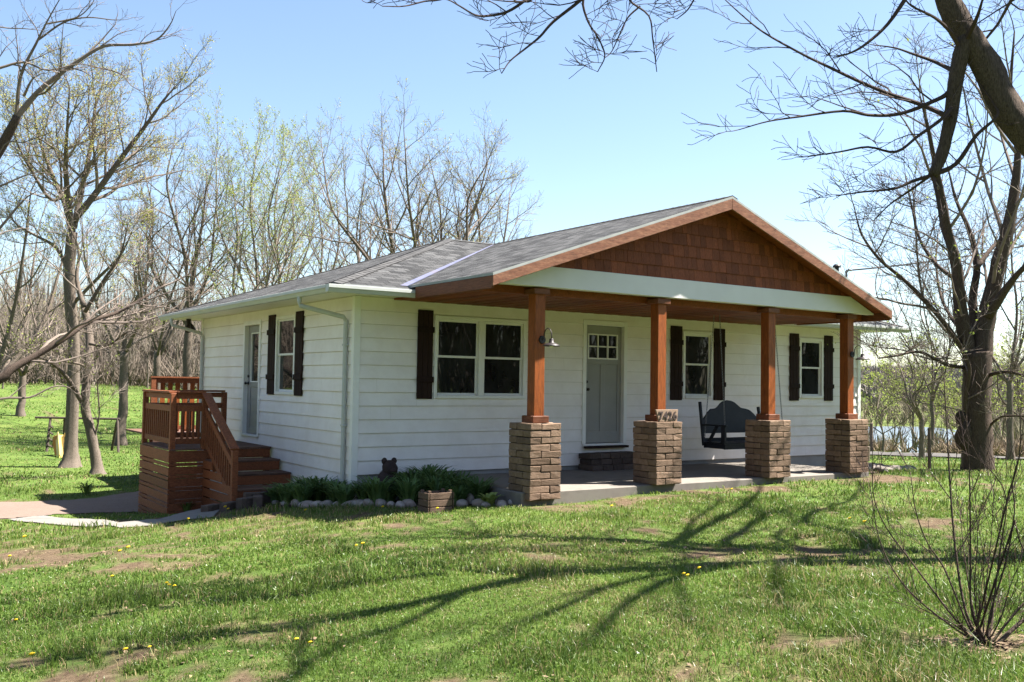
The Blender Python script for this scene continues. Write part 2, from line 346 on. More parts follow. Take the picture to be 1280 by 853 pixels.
def blob(mb, c, r, seed, sub=2, rough=.18, mi=0, flat=0.0):
    """rounded stone / lump"""
    bm = bmesh.new(); bmesh.ops.create_icosphere(bm, subdivisions=sub, radius=1)
    g = np.random.default_rng(seed); ph = g.random((5, 3)) * 6; fr = g.normal(0, 1.6, (5, 3))
    vs = []
    for v_ in bm.verts:
        p = np.array(v_.co); d = 1 + rough * sum(math.sin(fr[i] @ p + ph[i][0]) for i in range(5)) / 2.2
        vs.append(np.array(c) + p * d * np.array(r))
    fs = [tuple(x.index for x in f.verts) for f in bm.faces]; bm.free()
    mb.add(vs, fs, mi)

# ================================================================== GROUND
def axis_grid(lo, hi, fine_lo, fine_hi, step, growth):
    a = list(np.arange(fine_lo, fine_hi + 1e-6, step)); s_ = step
    while a[-1] < hi: s_ *= growth; a.append(a[-1] + s_)
    s_ = step; b = [a[0]]
    while b[-1] > lo: s_ *= growth; b.append(b[-1] - s_)
    return np.array(b[1:][::-1] + a)
gx = axis_grid(-900, 900, -8, 14, .16, 1.12); gy = axis_grid(-900, 900, -11, 8, .16, 1.12)
GX, GY = np.meshgrid(gx, gy, indexing='ij'); fx, fy = GX.ravel(), GY.ravel()

def seg_dist(x, y, pts):
    d = np.full(np.shape(x), 1e9)
    for (x0, y0), (x1, y1) in zip(pts[:-1], pts[1:]):
        dx, dy = x1 - x0, y1 - y0; t = np.clip(((x - x0) * dx + (y - y0) * dy) / (dx * dx + dy * dy), 0, 1)
        d = np.minimum(d, np.hypot(x - x0 - t * dx, y - y0 - t * dy))
    return d
def in_poly(x, y, poly):
    x = np.asarray(x); y = np.asarray(y); c = np.zeros(x.shape, bool); n = len(poly)
    for i in range(n):
        x0, y0 = poly[i]; x1, y1 = poly[(i + 1) % n]
        if y0 != y1: c ^= ((y0 > y) != (y1 > y)) & (x < (x1 - x0) * (y - y0) / (y1 - y0) + x0)
    return c
DRIVE = [(-30, 1.0), (-9, 4.6), (-4.2, 6.2), (-2.0, 6.6), (1, 7.6), (6, 12.5)]          # gravel drive centre line
WALK = [tuple(TH(q)[:2]) for q in ((283, 634), (268, 647), (225, 655), (150, 661), (95, 660), (40, 655), (8, 649), (55, 645), (105, 650), (150, 654), (198, 650), (212, 646), (246, 635), (276, 630))]
BED = [(-.1, .0), (-.1, 1.6), (-1.0, 1.55), (-1.0, .75), (-.55, -.2), (-.05, -.95), (.45, -1.6), (1.0, -2.0), (1.36, -2.3), (1.36, -.02)]
ROADR = [(9, 30), (16, 12), (23, 5.2), (34, -4), (60, -25)]
def bareness(x, y):
    n = .20 * vn(x, y, .55, 1) + .28 * vn(x + .6 * vn(x, y, 1.1, 21), y, 1.5, 2) + .27 * vn(x, y, 4.1, 3) + .25 * vn(x, y, 10, 22)
    near = np.exp(-((y + 2.95) / .42) ** 2) * ((x > 1.2) & (x < 9.3)) * .27            # scuffed strip before the porch
    left = np.exp(-(((x + 3.6) / 2.4) ** 2 + ((y + 2.2) / 3.2) ** 2)) * .125
    shr = np.exp(-(((x + .1) / .5) ** 2 + ((y + 9.6) / .3) ** 2)) * .30
    walk = np.exp(-(seg_dist(x, y, [(-1.0, .7), (-1.9, 1.0), (-2.8, 1.5), (-4.2, 2.2)]) / .4) ** 2) * .20
    spot = np.exp(-(((x - 4.6) / .7) ** 2 + ((y + 6.4) / .22) ** 2)) * .22
    far = np.clip((np.hypot(x + 6, y + 13) - 18) / 12, 0, 1) * -.12
    return np.clip((n + near + left + shr + walk + spot + far - .59) / .10, 0, 1)
fz = terrain(fx, fy)
dist = np.hypot(fx - CAM[0], fy - CAM[1])
micro = (vn(fx, fy, .8, 5) - .5) * .05 + (vn(fx, fy, 3.1, 6) - .5) * .03
fz = fz + micro * np.clip(1 - dist / 60, 0, 1) * np.where((fy > -2.9) & (fx > -1.5) & (fx < 12) & (fy < 8), .2, 1)
GZ = fz.reshape(GX.shape)
def gz(x, y):
    """height of the finished lawn mesh"""
    x = np.atleast_1d(np.asarray(x, float)); y = np.atleast_1d(np.asarray(y, float))
    i = np.clip(np.searchsorted(gx, x) - 1, 0, len(gx) - 2); j = np.clip(np.searchsorted(gy, y) - 1, 0, len(gy) - 2)
    a = (x - gx[i]) / (gx[i + 1] - gx[i]); c = (y - gy[j]) / (gy[j + 1] - gy[j])
    return (GZ[i, j] * (1 - a) + GZ[i + 1, j] * a) * (1 - c) + (GZ[i, j + 1] * (1 - a) + GZ[i + 1, j + 1] * a) * c
def g1(x, y): return float(gz(x, y)[0])
nx, ny = len(gx), len(gy)
ii, jj = np.meshgrid(np.arange(nx - 1), np.arange(ny - 1), indexing='ij'); k0 = (ii * ny + jj).ravel()
mb = MB(); mb.add(np.c_[fx, fy, fz], np.c_[k0, k0 + ny, k0 + ny + 1, k0 + 1])
lawn = tag(obj('lawn', mb, MAT['lawn'], smooth=True), kind='structure')
at = lawn.data.attributes.new('bare', 'FLOAT', 'POINT')
farbare = np.where(dist > 60, np.clip(vn(fx, fy, .02, 9) * 1.2 - .1, 0, 1) * np.where(fx > 30, .35, .25), 0)
at.data.foreach_set('value', np.maximum(bareness(fx, fy), farbare).astype(np.float32))

def draped(name, inside, x0, x1, y0, y1, step, lift, m_, extra=0):
    """sheet lying on the lawn wherever inside(x, y)"""
    xs = np.arange(x0, x1, step); ys = np.arange(y0, y1, step); A, B = np.meshgrid(xs, ys, indexing='ij')
    msk = inside(A.ravel(), B.ravel()).reshape(A.shape); mb = MB(); idx = -np.ones(A.shape, int); vs = []; fs = []
    def vid(i, j):
        if idx[i, j] < 0: idx[i, j] = len(vs); vs.append((xs[i], ys[j]))
        return idx[i, j]
    for i in range(len(xs) - 1):
        for j in range(len(ys) - 1):
            if msk[i, j] and msk[i + 1, j] and msk[i, j + 1] and msk[i + 1, j + 1]: fs.append((vid(i, j), vid(i + 1, j), vid(i + 1, j + 1), vid(i, j + 1)))
    vs = np.array(vs); zz = gz(vs[:, 0], vs[:, 1]) + lift
    mb.add(np.c_[vs, zz], np.array(fs)); return tag(obj(name, mb, m_, smooth=True), kind='structure')
draped('gravel_drive', lambda x, y: seg_dist(x, y, DRIVE) + (vn(x, y, 1.1, 4) - .5) * .7 < 1.55, -24, 7, -2, 14, .08, .014, MAT['gravel'])
draped('gravel_road', lambda x, y: seg_dist(x, y, ROADR) + (vn(x, y, .6, 4) - .5) * .6 < 1.3, 8, 60, -26, 30, .4, .05, MAT['road'])
draped('garden_bed', lambda x, y: in_poly(x, y, BED), -1.3, 1.6, -2.5, 1.8, .06, .02, MAT['mulch'])
draped('garden_bed', lambda x, y: in_poly(x, y, [(8.8, -.02), (8.8, -1.9), (9.3, -2.3), (10.6, -1.6), (11.9, -1.2), (12.2, -.02)]) , 8.7, 12.3, -2.5, .1, .08, .02, MAT['mulch'])
# concrete walk: a slab with a visible edge
def slab(name, poly, top, thick, m_, loc=None):
    mb = MB(); P_ = [(x, y, (g1(x, y) + top)) for x, y in poly]
    c = np.mean(P_, axis=0); n = len(P_)
    vs = P_ + [(x, y, z - thick) for x, y, z in P_] + [tuple(c)]
    mb.add(vs, [(i, (i + 1) % n, 2 * n) for i in range(n)] + [(i, n + i, n + (i + 1) % n, (i + 1) % n) for i in range(n)])
    return tag(obj(name, mb, m_), kind='structure')
draped('concrete_walk', lambda x, y: in_poly(x, y, WALK), -7, -.9, .5, 6.5, .022, .018, MAT['concrete'])
# pond
mb = MB(); az_ = math.radians(55.9); pc = np.array((CAM[0] + 106 * math.sin(az_), CAM[1] + 106 * math.cos(az_))); ang = np.linspace(0, 2 * math.pi, 48, endpoint=False)
pv = [pc + np.array((math.sin(az_), math.cos(az_))) * 27 * math.cos(a) * (1 + .1 * math.sin(3 * a)) + np.array((math.cos(az_), -math.sin(az_))) * 9.5 * math.sin(a) * (1 + .12 * math.cos(2 * a)) for a in ang]
mb.add([(*p, -3.3) for p in pv] + [(*pc, -3.3)], [(i, (i + 1) % 48, 48) for i in range(48)])
tag(obj('pond_water', mb, MAT['water']), kind='structure')
# porch slab, front lip proud of the soil
mb = MB(); mb.box((1.30, -2.50, -.5), (8.76, -.016, -.07))
tag(obj('porch_floor', mb, varied('porch_concrete', [(.105, .092, .078), (.165, .147, .127), (.135, .12, .102)], 2.5, .8, isl=0, bmp=.2, bscale=70), bev=.015), kind='structure')

# ================================================================== HOUSE
HX1, HY1 = 11.9, 7.55
house = thing('house', (5.95, 3.8, -.4), 'white lap-sided single-storey house with grey shingle roof and cedar gabled front porch', 'house')
def F(u, o, z): return (u, -o, z)          # front wall: o = outwards
def S(u, o, z): return (-o, u, z)          # left wall
def E_(u, o, z): return (HX1 + o, u, z)    # right wall
def B_(u, o, z): return (u, HY1 + o, z)    # rear wall
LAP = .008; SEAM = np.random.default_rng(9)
def siding(T, u0, u1, z0, z1, holes, h=.203):
    mb = MB(); k = math.floor(z0 / h + 1e-6)
    while k * h < z1 - 1e-6:
        zb, zt = k * h, (k + 1) * h; lo, hi = max(zb, z0), min(zt, z1)
        br = sorted({lo, hi} | ({zt - LAP} if lo < zt - LAP < hi else set()) | {q for a, b, c, d in holes for q in (c, d) if lo < q < hi})
        off = lambda z: .024 - .022 * (z - zb) / h
        for a, b in zip(br[:-1], br[1:]):
            m_ = (a + b) / 2; cuts = [(u0, u1)]
            for p, q, c, d in holes:
                if c < m_ < d: cuts = [x for s_, e in cuts for x in ((s_, min(e, p)), (max(s_, q), e)) if x[1] - x[0] > 1e-4]
            for s_, e in cuts:
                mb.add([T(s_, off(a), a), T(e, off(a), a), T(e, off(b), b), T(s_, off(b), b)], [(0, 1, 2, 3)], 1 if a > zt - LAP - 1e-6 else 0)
                if abs(a - zb) < 1e-6: mb.add([T(s_, 0, a + .001), T(e, 0, a + .001), T(e, off(a), a), T(s_, off(a), a)], [(0, 1, 2, 3)])
        for _ in range(2 if u1 - u0 > 9 else 1):
            x_ = SEAM.uniform(u0 + .3, u1 - .3); zq = hi - .006
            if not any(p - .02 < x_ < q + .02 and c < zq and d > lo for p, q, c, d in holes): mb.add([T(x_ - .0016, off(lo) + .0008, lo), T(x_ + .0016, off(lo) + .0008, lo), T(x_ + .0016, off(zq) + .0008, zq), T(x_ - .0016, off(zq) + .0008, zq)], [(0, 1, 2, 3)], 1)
        k += 1
    return mb
WINS = [('F', 1.33, 3.07, 1.13, 2.42, 2), ('F', 6.64, 7.42, 1.15, 2.41, 1), ('F', 9.93, 10.68, 1.17, 2.41, 1), ('S', 2.28, 3.17, 1.13, 2.48, 1)]
FD = (4.27, 5.27, .36, 2.50); SD = (3.93, 4.86, .37, 2.47)
fh = [w_[1:5] for w_ in WINS if w_[0] == 'F'] + [FD]; sh = [w_[1:5] for w_ in WINS if w_[0] == 'S'] + [SD]
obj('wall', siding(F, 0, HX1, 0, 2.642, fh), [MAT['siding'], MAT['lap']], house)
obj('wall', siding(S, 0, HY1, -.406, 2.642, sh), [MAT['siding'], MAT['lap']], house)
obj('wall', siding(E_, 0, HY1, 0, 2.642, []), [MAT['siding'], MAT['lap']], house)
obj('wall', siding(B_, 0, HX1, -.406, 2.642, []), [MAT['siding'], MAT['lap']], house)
mb = MB(); mb.box((.02, .02, -1.6), (HX1 - .02, HY1 - .02, -.002)); obj('foundation', mb, MAT['foundation'], house)
for x, y in ((0, 0), (HX1, 0), (0, HY1), (HX1, HY1)):
    mb = MB()
    z0 = -.406 if x == 0 else 0
    sx = -1 if x == 0 else 1; sy = -1 if y == 0 else 1
    mb.box((x + sx * .034, y + sy * .034, z0), (x - sx * .07, y + sy * .004, 2.64)); mb.box((x + sx * .026, y + sy * .003, z0), (x + sx * .004, y - sy * .07, 2.64))
    obj('corner_board', mb, MAT['trim'], house, bev=.004)

def window(T, u0, u1, z0, z1, n, nm='window'):
    mb = MB(); P_ = lambda a, b, c, d, e, f: mb.box(T(a, c, e), T(b, d, f))
    P_(u0, u0 + .055, -.06, .036, z0, z1); P_(u1 - .055, u1, -.06, .036, z0, z1)
    P_(u0 + .055, u1 - .055, -.06, .036, z1 - .055, z1); P_(u0 + .055, u1 - .055, -.06, .046, z0, z0 + .05)
    wid = (u1 - u0 - .11 - (n - 1) * .11) / n; panes = MB(); zm = (z0 + z1) / 2 + .01
    for k in range(n):
        a = u0 + .055 + k * (wid + .11); b = a + wid
        if k: P_(a - .11, a, -.06, .030, z0 + .05, z1 - .055)
        for c, d, o in ((z0 + .05, zm + .018, -.02), (zm - .018, z1 - .055, .004)):   # lower sash sits behind the upper
            P_(a, a + .034, o - .03, o, c, d); P_(b - .034, b, o - .03, o, c, d)
            P_(a + .034, b - .034, o - .03, o + .001, c, c + .036); P_(a + .034, b - .034, o - .03, o + .001, d - .036, d)
            panes.add([T(a + .034, o - .012, c + .036), T(b - .034, o - .012, c + .036), T(b - .034, o - .012, d - .036), T(a + .034, o - .012, d - .036)], [(0, 1, 2, 3)])
        panes.add([T(a, -.058, z0 + .05), T(b, -.058, z0 + .05), T(b, -.058, z1 - .05), T(a, -.058, z1 - .05)], [(0, 1, 2, 3)], 1)
    o = obj(nm, mb, MAT['trim'], house, bev=.003)
    obj('pane', panes, [MAT['pane'], MAT['room']], o); return o
for t_, a, b, c, d, n in WINS: window(F if t_ == 'F' else S, a, b, c, d, n)
def shutter(T, u0, u1, z0, z1, battens=True):
    mb = MB(); n = 3; wd = (u1 - u0) / n
    for k in range(n): mb.box(T(u0 + k * wd + .002, .018, z0), T(u0 + (k + 1) * wd - .002, .042, z1))
    if battens:
        for z in (z0 + .22 * (z1 - z0), z0 + .78 * (z1 - z0)): mb.box(T(u0 - .012, .0425, z - .045), T(u1 + .012, .062, z + .045))
    obj('shutter', mb, MAT['shutter'], house, bev=.003)
for u0, u1 in ((1.03, 1.30), (6.32, 6.61), (7.45, 7.74), (9.62, 9.90), (10.71, 10.99)): shutter(F, u0, u1, 1.12, 2.49)
for u0, u1 in ((1.93, 2.25), (3.2, 3.53)): shutter(S, u0, u1, 1.12, 2.52)

def door(T, u0, u1, z0, z1, glazed, flip):
    """u0..u1 is the outside of the casing"""
    fr = MB(); P_ = lambda m_, a, b, c, d, e, f: m_.box(T(a, c, e), T(b, d, f))
    P_(fr, u0, u0 + .075, -.1, .034, z0, z1); P_(fr, u1 - .075, u1, -.1, .034, z0, z1); P_(fr, u0 + .075, u1 - .075, -.1, .034, z1 - .085, z1)
    P_(fr, u0 + .02, u1 - .02, -.1, .05, z0 - .035, z0 - .001, )
    a, b, c, d = u0 + .078, u1 - .078, z0 + .008, z1 - .09; o = -.045
    sl_ = MB(); pn = MB()
    if glazed:
        ga, gb, gc, gd = a + .2, b - .16, c + .95, d - .13
    else:
        ga, gb, gc, gd = a + .085, b - .085, c + 1.46, d - .14
    P_(sl_, a, ga, o - .04, o, c, d); P_(sl_, gb, b, o - .04, o, c, d); P_(sl_, ga, gb, o - .04, o, gd, d); P_(sl_, ga, gb, o - .04, o, gc - .09, gc)
    if glazed:
        P_(sl_, ga, gb, o - .04, o - .012, c, gc - .09)
        P_(sl_, ga, gb, o - .012, o - .001, c, c + .12)
    else:
        mu = (ga + gb) / 2
        P_(sl_, ga, gb, o - .04, o - .014, c, gc - .09)                     # sunk panels behind
        P_(sl_, mu - .05, mu + .05, o - .014, o - .001, c + .20, gc - .09); P_(sl_, ga, gb, o - .014, o - .001, c, c + .20)
    lt = MB(); t = .022
    P_(lt, ga, ga + t, o - .03, o + .006, gc, gd); P_(lt, gb - t, gb, o - .03, o + .006, gc, gd); P_(lt, ga + t, gb - t, o - .03, o + .006, gc, gc + t); P_(lt, ga + t, gb - t, o - .03, o + .006, gd - t, gd)
    if not glazed:
        for k in (1, 2): x = ga + (gb - ga) * k / 3; P_(lt, x - .011, x + .011, o - .03, o + .004, gc + t, gd - t)
        zc = (gc + gd) / 2
        for k in range(3):
            x0 = ga + (gb - ga) * k / 3 + (t if k == 0 else .011); x1 = ga + (gb - ga) * (k + 1) / 3 - (t if k == 2 else .011); P_(lt, x0, x1, o - .03, o + .0035, zc - .011, zc + .011)
    pn.add([T(ga, o - .02, gc), T(gb, o - .02, gc), T(gb, o - .02, gd), T(ga, o - .02, gd)], [(0, 1, 2, 3)])
    dr = obj('door', sl_, MAT['door_grey'], house, bev=.004)
    obj('door_frame', fr, MAT['trim'], dr, bev=.003); obj('glazing_bars', lt, MAT['trim'], dr); obj('pane', pn, MAT['pane'], dr)
    hu = a + .055 if flip else b - .055
    hm = MB(); c0 = np.array(T(hu, o, c + .93)); out = np.array(T(0, 1, 0)) - np.array(T(0, 0, 0))
    hm.tube([c0, c0 + out * .012], [.03, .03], 10); hm.tube([c0 + out * .012, c0 + out * .05, c0 + out * .055, c0 + out * .075], [.012, .012, .028, .024], 10)
    obj('handle', hm, MAT['dark_metal'], dr, smooth=True)
    c1 = np.array(T(hu, o, c + 1.06)); hm = MB(); hm.tube([c1, c1 + out * .02], [.028, .026], 10); obj('deadbolt', hm, MAT['dark_metal'], dr)
door(F, *FD, False, True); door(S, *SD, True, False)
mb = MB(); mb.box((FD[0] + .02, -.12, FD[2] - .075), (FD[1] - .02, -.051, FD[2] - .036)); obj('door_sill', mb, MAT['shutter'], house)

# --- roofs
EZ, SLP, OV = 2.735, .350, .65
RY = HY1 / 2; RZ = EZ + SLP * (RY + OV)
XL, XR = -OV, HX1 + OV; YF, YB = -OV, HY1 + OV; RX0, RX1 = XL + (RY + OV), XR - (RY + OV)
def roofplanes(name, planes, mats, parent, thick=.035):
    """planes: list of (polygon, eave direction); gives UVs in metres for the shingle courses"""
    me = bpy.data.meshes.new(name); bm = bmesh.new(); uvl = bm.loops.layers.uv.new('UVMap'); off = Vector(tuple(wloc(parent)))
    for poly, ed in planes:
        pts = [Vector(p) for p in poly]; ed = Vector(ed).normalized()
        nrm = (pts[1] - pts[0]).cross(pts[2] - pts[0]).normalized()
        if nrm.z < 0: pts = pts[::-1]; nrm = -nrm
        up = nrm.cross(ed); up = up if up.z > 0 else -up
        tv = [bm.verts.new(p - off) for p in pts]; bv = [bm.verts.new(p - off - Vector((0, 0, thick))) for p in pts]
        n = len(pts); fs = [bm.faces.new(tv), bm.faces.new(bv[::-1])]
        for i in range(n): fs.append(bm.faces.new((tv[(i + 1) % n], tv[i], bv[i], bv[(i + 1) % n])))
        for f in fs[2:]: f.material_index = 1
        fs[1].material_index = 1
        for l in fs[0].loops: p = l.vert.co + off; l[uvl].uv = (p.dot(ed), p.dot(up) + 50)
    bm.to_mesh(me); bm.free()
    for m_ in mats: me.materials.append(m_)
    o = bpy.data.objects.new(name, me); COL.objects.link(o); o.parent = parent; return o
a, b_, c, d = (XL, YF, EZ), (XR, YF, EZ), (XR, YB, EZ), (XL, YB, EZ); r0, r1 = (RX0, RY, RZ), (RX1, RY, RZ)
def caps(mb, p, q, drop, lift=.010):
    p, q = np.array(p, float), np.array(q, float); n = int(np.linalg.norm(q - p) / .16); s_ = np.cross(q - p, (0, 0, 1)); s_ /= np.linalg.norm(s_); wd_ = .125
    side = s_ * wd_ - np.array((0, 0, drop * wd_)); oth = -s_ * wd_ - np.array((0, 0, drop * wd_))
    for k in range(n):
        a0 = p + (q - p) * k / n + (0, 0, lift + .006); a1 = p + (q - p) * (k + 1.15) / n + (0, 0, lift)
        mb.add([a0, a1, a1 + side, a0 + side, a0 + oth, a1 + oth, a0 + side - (0, 0, .01), a0 + oth - (0, 0, .01), a0 - (0, 0, .01)], [(0, 1, 2, 3), (0, 4, 5, 1), (0, 3, 6, 8), (0, 8, 7, 4)])
edge = varied('shingle_edge', [(.25, .26, .25), (.36, .37, .36)], 4, .7, isl=.1, bmp=0)
roof = roofplanes('roof', [((a, b_, r1, r0), (1, 0, 0)), ((b_, c, r1), (0, 1, 0)), ((c, d, r0, r1), (1, 0, 0)), ((d, a, r0), (0, 1, 0))], [MAT['shingle'], edge], house)
# hip and ridge caps
mb = MB()
for p, q in ((a, r0), (d, r0), (b_, r1), (c, r1)): caps(mb, p, q, SLP * .7071)
caps(mb, r0, r1, SLP)
obj('ridge_cap', mb, MAT['shingle'] if False else varied('ridge_cap_shingle', [(.045, .044, .044), (.085, .083, .082)], 12, .9, isl=.3, bmp=.3), roof)
# soffit, fascia, gutters
mb = MB()
mb.box((XL + .03, YF + .03, 2.645), (XR - .03, -.001, 2.66)); mb.box((XL + .03, HY1 + .001, 2.645), (XR - .03, YB - .03, 2.66))
mb.box((XL + .03, 0, 2.646), (-.001, HY1, 2.66)); mb.box((HX1 + .001, 0, 2.646), (XR - .03, HY1, 2.66)); obj('soffit', mb, MAT['trim'], house)
mb = MB()
mb.box((XL, YF, 2.63), (XR, YF + .03, EZ - .04)); mb.box((XL, YB - .03, 2.63), (XR, YB, EZ - .04)); mb.box((XL, YF + .03, 2.631), (XL + .03, YB - .03, EZ - .04)); mb.box((XR - .03, YF + .03, 2.631), (XR, YB - .03, EZ - .04))
obj('fascia', mb, MAT['trim'], house)
def gutter(p, q, out, close=True):
    p = np.array(p, float); q = np.array(q, float); out = np.array(out, float); mb = MB()
    prof = [(0, .0), (0, -.105), (.075, -.105), (.10, -.06), (.115, -.045), (.115, -.004), (.105, .0)]
    vs = [e + out * o + np.array((0, 0, z)) for e in (p, q) for o, z in prof]; k = len(prof)
    mb.add(vs, [(i, i + 1, k + i + 1, k + i) for i in range(k - 1)])
    inner = [e + out * o + np.array((0, 0, z)) for e in (p, q) for o, z in [(.004, -.1), (.074, -.1), (.10, -.05), (.104, -.003)]]
    mb.add(inner, [(i + 4, i + 5, i + 1, i) for i in range(3)])
    for s_ in (0, k): mb.add(vs[s_:s_ + k], [tuple(range(k))])
    return obj('gutter', mb, MAT['gutter'], house)
gz0 = EZ - .028
gutter((XL - .115, YF - .003, gz0), (.62, YF - .003, gz0), (0, -1, 0)); gutter((9.0, YF - .003, gz0), (XR + .1, YF - .003, gz0), (0, -1, 0))
gutter((XL - .003, YF - .003, gz0), (XL - .003, YB, gz0), (-1, 0, 0))
def downspout(y, yd, zb):
    """from the left gutter back to the wall, then down it"""
    pts = np.array([(XL - .06, y, gz0 - .10), (XL - .06, y, gz0 - .17), (XL - .045, y + .01, gz0 - .23), (-.10, yd - .02, 2.33), (-.055, yd, 2.27), (-.055, yd, 2.18), (-.055, yd, zb + .1), (-.07, yd, zb + .03), (-.2, yd, zb)])
    mb = MB()
    mb.tube(pts, .036, 8)
    for z in (1.9, .7): mb.box((-.088, yd - .045, z), (-.017, yd + .045, z + .03))
    obj('downspout', mb, MAT['gutter'], house, bev=.008)
downspout(.42, .22, -.32); downspout(7.35, 7.38, -.8)

# --- porch gable
PX0, PXR, PX1 = .57, 4.92, 8.96; PYF = -2.83; PEZ = 2.775
sl_l = (RZ - PEZ) / (PXR - PX0); sl_r = (RZ - PEZ) / (PX1 - PXR)
def valley(x, e): zz = PEZ + (x - PX0) * sl_l if e == 0 else PEZ + (PX1 - x) * sl_r; return (x, YF + (zz - EZ) / SLP, zz)
vl, vr, vt = valley(PX0, 0), valley(PX1, 1), (PXR, RY, RZ)
up = np.array((0, 0, .012))
A = lambda p: tuple(np.array(p) + up)
proof = roofplanes('porch_roof', [((A((PX0, PYF, PEZ)), A((PXR, PYF, RZ)), A(vt), A(vl)), (0, 1, 0)), ((A((PX1, PYF, PEZ)), A((PXR, PYF, RZ)), A(vt), A(vr)), (0, 1, 0))], [MAT['shingle'], edge], house)
mb = MB()
caps(mb, (PXR, PYF, RZ), (PXR, RY, RZ), (sl_l + sl_r) / 2, .022)
obj('ridge_cap', mb, bpy.data.materials['ridge_cap_shingle'], proof)
mb = MB()                                                       # valley flashing, a folded metal strip
for e, v0, sg in ((0, vl, -1), (1, vr, 1)):
    v0 = np.array(v0); v1 = np.array(vt); side = np.array((sg * .13, 0, 0))
    mb.add([v0 + up * .8, v1 + up * .8, v1 + side * .25 + up * .8, v0 + side + np.array((0, -.13 * 0, 0)) + up * .8], [(0, 1, 2, 3)])
    ins = np.array((-sg * .07, 0, .07 * (sl_l if e == 0 else sl_r)))
    mb.add([v0 + up * 1.4, v1 + up * 1.4, v1 + ins * .3 + up * 1.4, v0 + ins + up * 1.4], [(3, 2, 1, 0)])
obj('valley_flashing', mb, MAT['flashing'], proof)
# rake boards, side fascias
mb = MB()
t = .038; hr = .165
mb.prism([(PX0, PYF, PEZ - .024), (PXR, PYF, RZ - .024), (PXR, PYF, RZ - .024 - hr), (PX0, PYF, PEZ - .024 - hr + .03)], (0, t, 0))
mb.prism([(PX1, PYF, PEZ - .024), (PX1, PYF, PEZ - .024 - hr + .03), (PXR, PYF, RZ - .024 - hr), (PXR, PYF, RZ - .024)], (0, t, 0))
obj('rake_board', mb, MAT['rake'], proof, bev=.004)
mb = MB(); mb.box((PX0 + .002, PYF + t, PEZ - .024 - .16), (PX0 + .04, YF - .12, PEZ - .026)); obj('fascia', mb, MAT['fascia'], proof, bev=.004)
mb = MB(); mb.box((PX1 - .04, PYF + t, PEZ - .024 - .16), (PX1 - .002, YF - .12, PEZ - .026)); obj('fascia', mb, MAT['fascia'], proof, bev=.004)
# underside boards of the overhang and the slopes
BY = -2.5
mb = MB()
for (x0, z0), (x1, z1) in (((PX0 + .04, PEZ + .014), (PXR, RZ)), ((PXR, RZ), (PX1 - .04, PEZ + .014))):
    mb.add([(x0, PYF + t, z0 - .055), (x1, PYF + t, z1 - .055), (x1, BY + .15, z1 - .055), (x0, BY + .15, z0 - .055)], [(0, 1, 2, 3)])
obj('overhang_lining', mb, MAT['cedar_y'], proof)
# flat plank ceiling
mb = MB(); n = 60; x0, x1 = PX0 + .04, PX1 - .04
for k in range(n): mb.box((x0 + (x1 - x0) * k / n + .003, -2.2, 2.612 + .003 * (k % 2)), (x0 + (x1 - x0) * (k + 1) / n - .003, -.03, 2.638))
mb.box((x0, -2.235, 2.61), (x1, -2.201, 2.74))
obj('porch_ceiling', mb, MAT['cedar_y'], house)
# white beam and shake gable above it
zt, zb = 2.985, 2.70
lin_l = lambda z: PX0 + (z + .06 - PEZ) / sl_l; lin_r = lambda z: PX1 - (z + .06 - PEZ) / sl_r
mb = MB(); mb.prism([(PX0 + .06, BY, zb), (PX1 - .06, BY, zb), (PX1 - .06, BY, zb + .02), (lin_r(zt), BY, zt), (lin_l(zt), BY, zt), (PX0 + .06, BY, zb + .02)], (0, .14, 0))
obj('porch_beam', mb, MAT['beam_white'], house, bev=.004)
mb = MB(); g = np.random.default_rng(5); row = .178; z = zt
mb.add([(lin_l(zt), BY + .05, zt), (lin_r(zt), BY + .05, zt), (PXR, BY + .05, RZ - .06)], [(0, 1, 2)])
while z < RZ - .07:
    x0, x1 = lin_l(z), lin_r(z); x = x0
    while x < x1:
        wd = g.uniform(.07, .17); e = min(x + wd - .004, x1); zt_ = z + row + .03
        zl = min(zt_, PEZ - .06 + (x - PX0) * sl_l, PEZ - .06 + (PX1 - x) * sl_r); zr = min(zt_, PEZ - .06 + (e - PX0) * sl_l, PEZ - .06 + (PX1 - e) * sl_r)
        zl, zr = max(zl, z + .004), max(zr, z + .004); jz = g.uniform(-.004, .004); o = g.uniform(0, .005)
        if e - x > .01:
            mb.add([(x, BY + .012 - o, z + jz), (e, BY + .012 - o, z + jz), (e, BY + .034, zr), (x, BY + .034, zl), (x, BY + .04, z + jz), (e, BY + .04, z + jz)], [(0, 1, 2, 3), (4, 5, 1, 0), (0, 3, 4), (1, 5, 2)])
        x += wd
    z += row
obj('gable_shakes', mb, MAT['shake'], house)
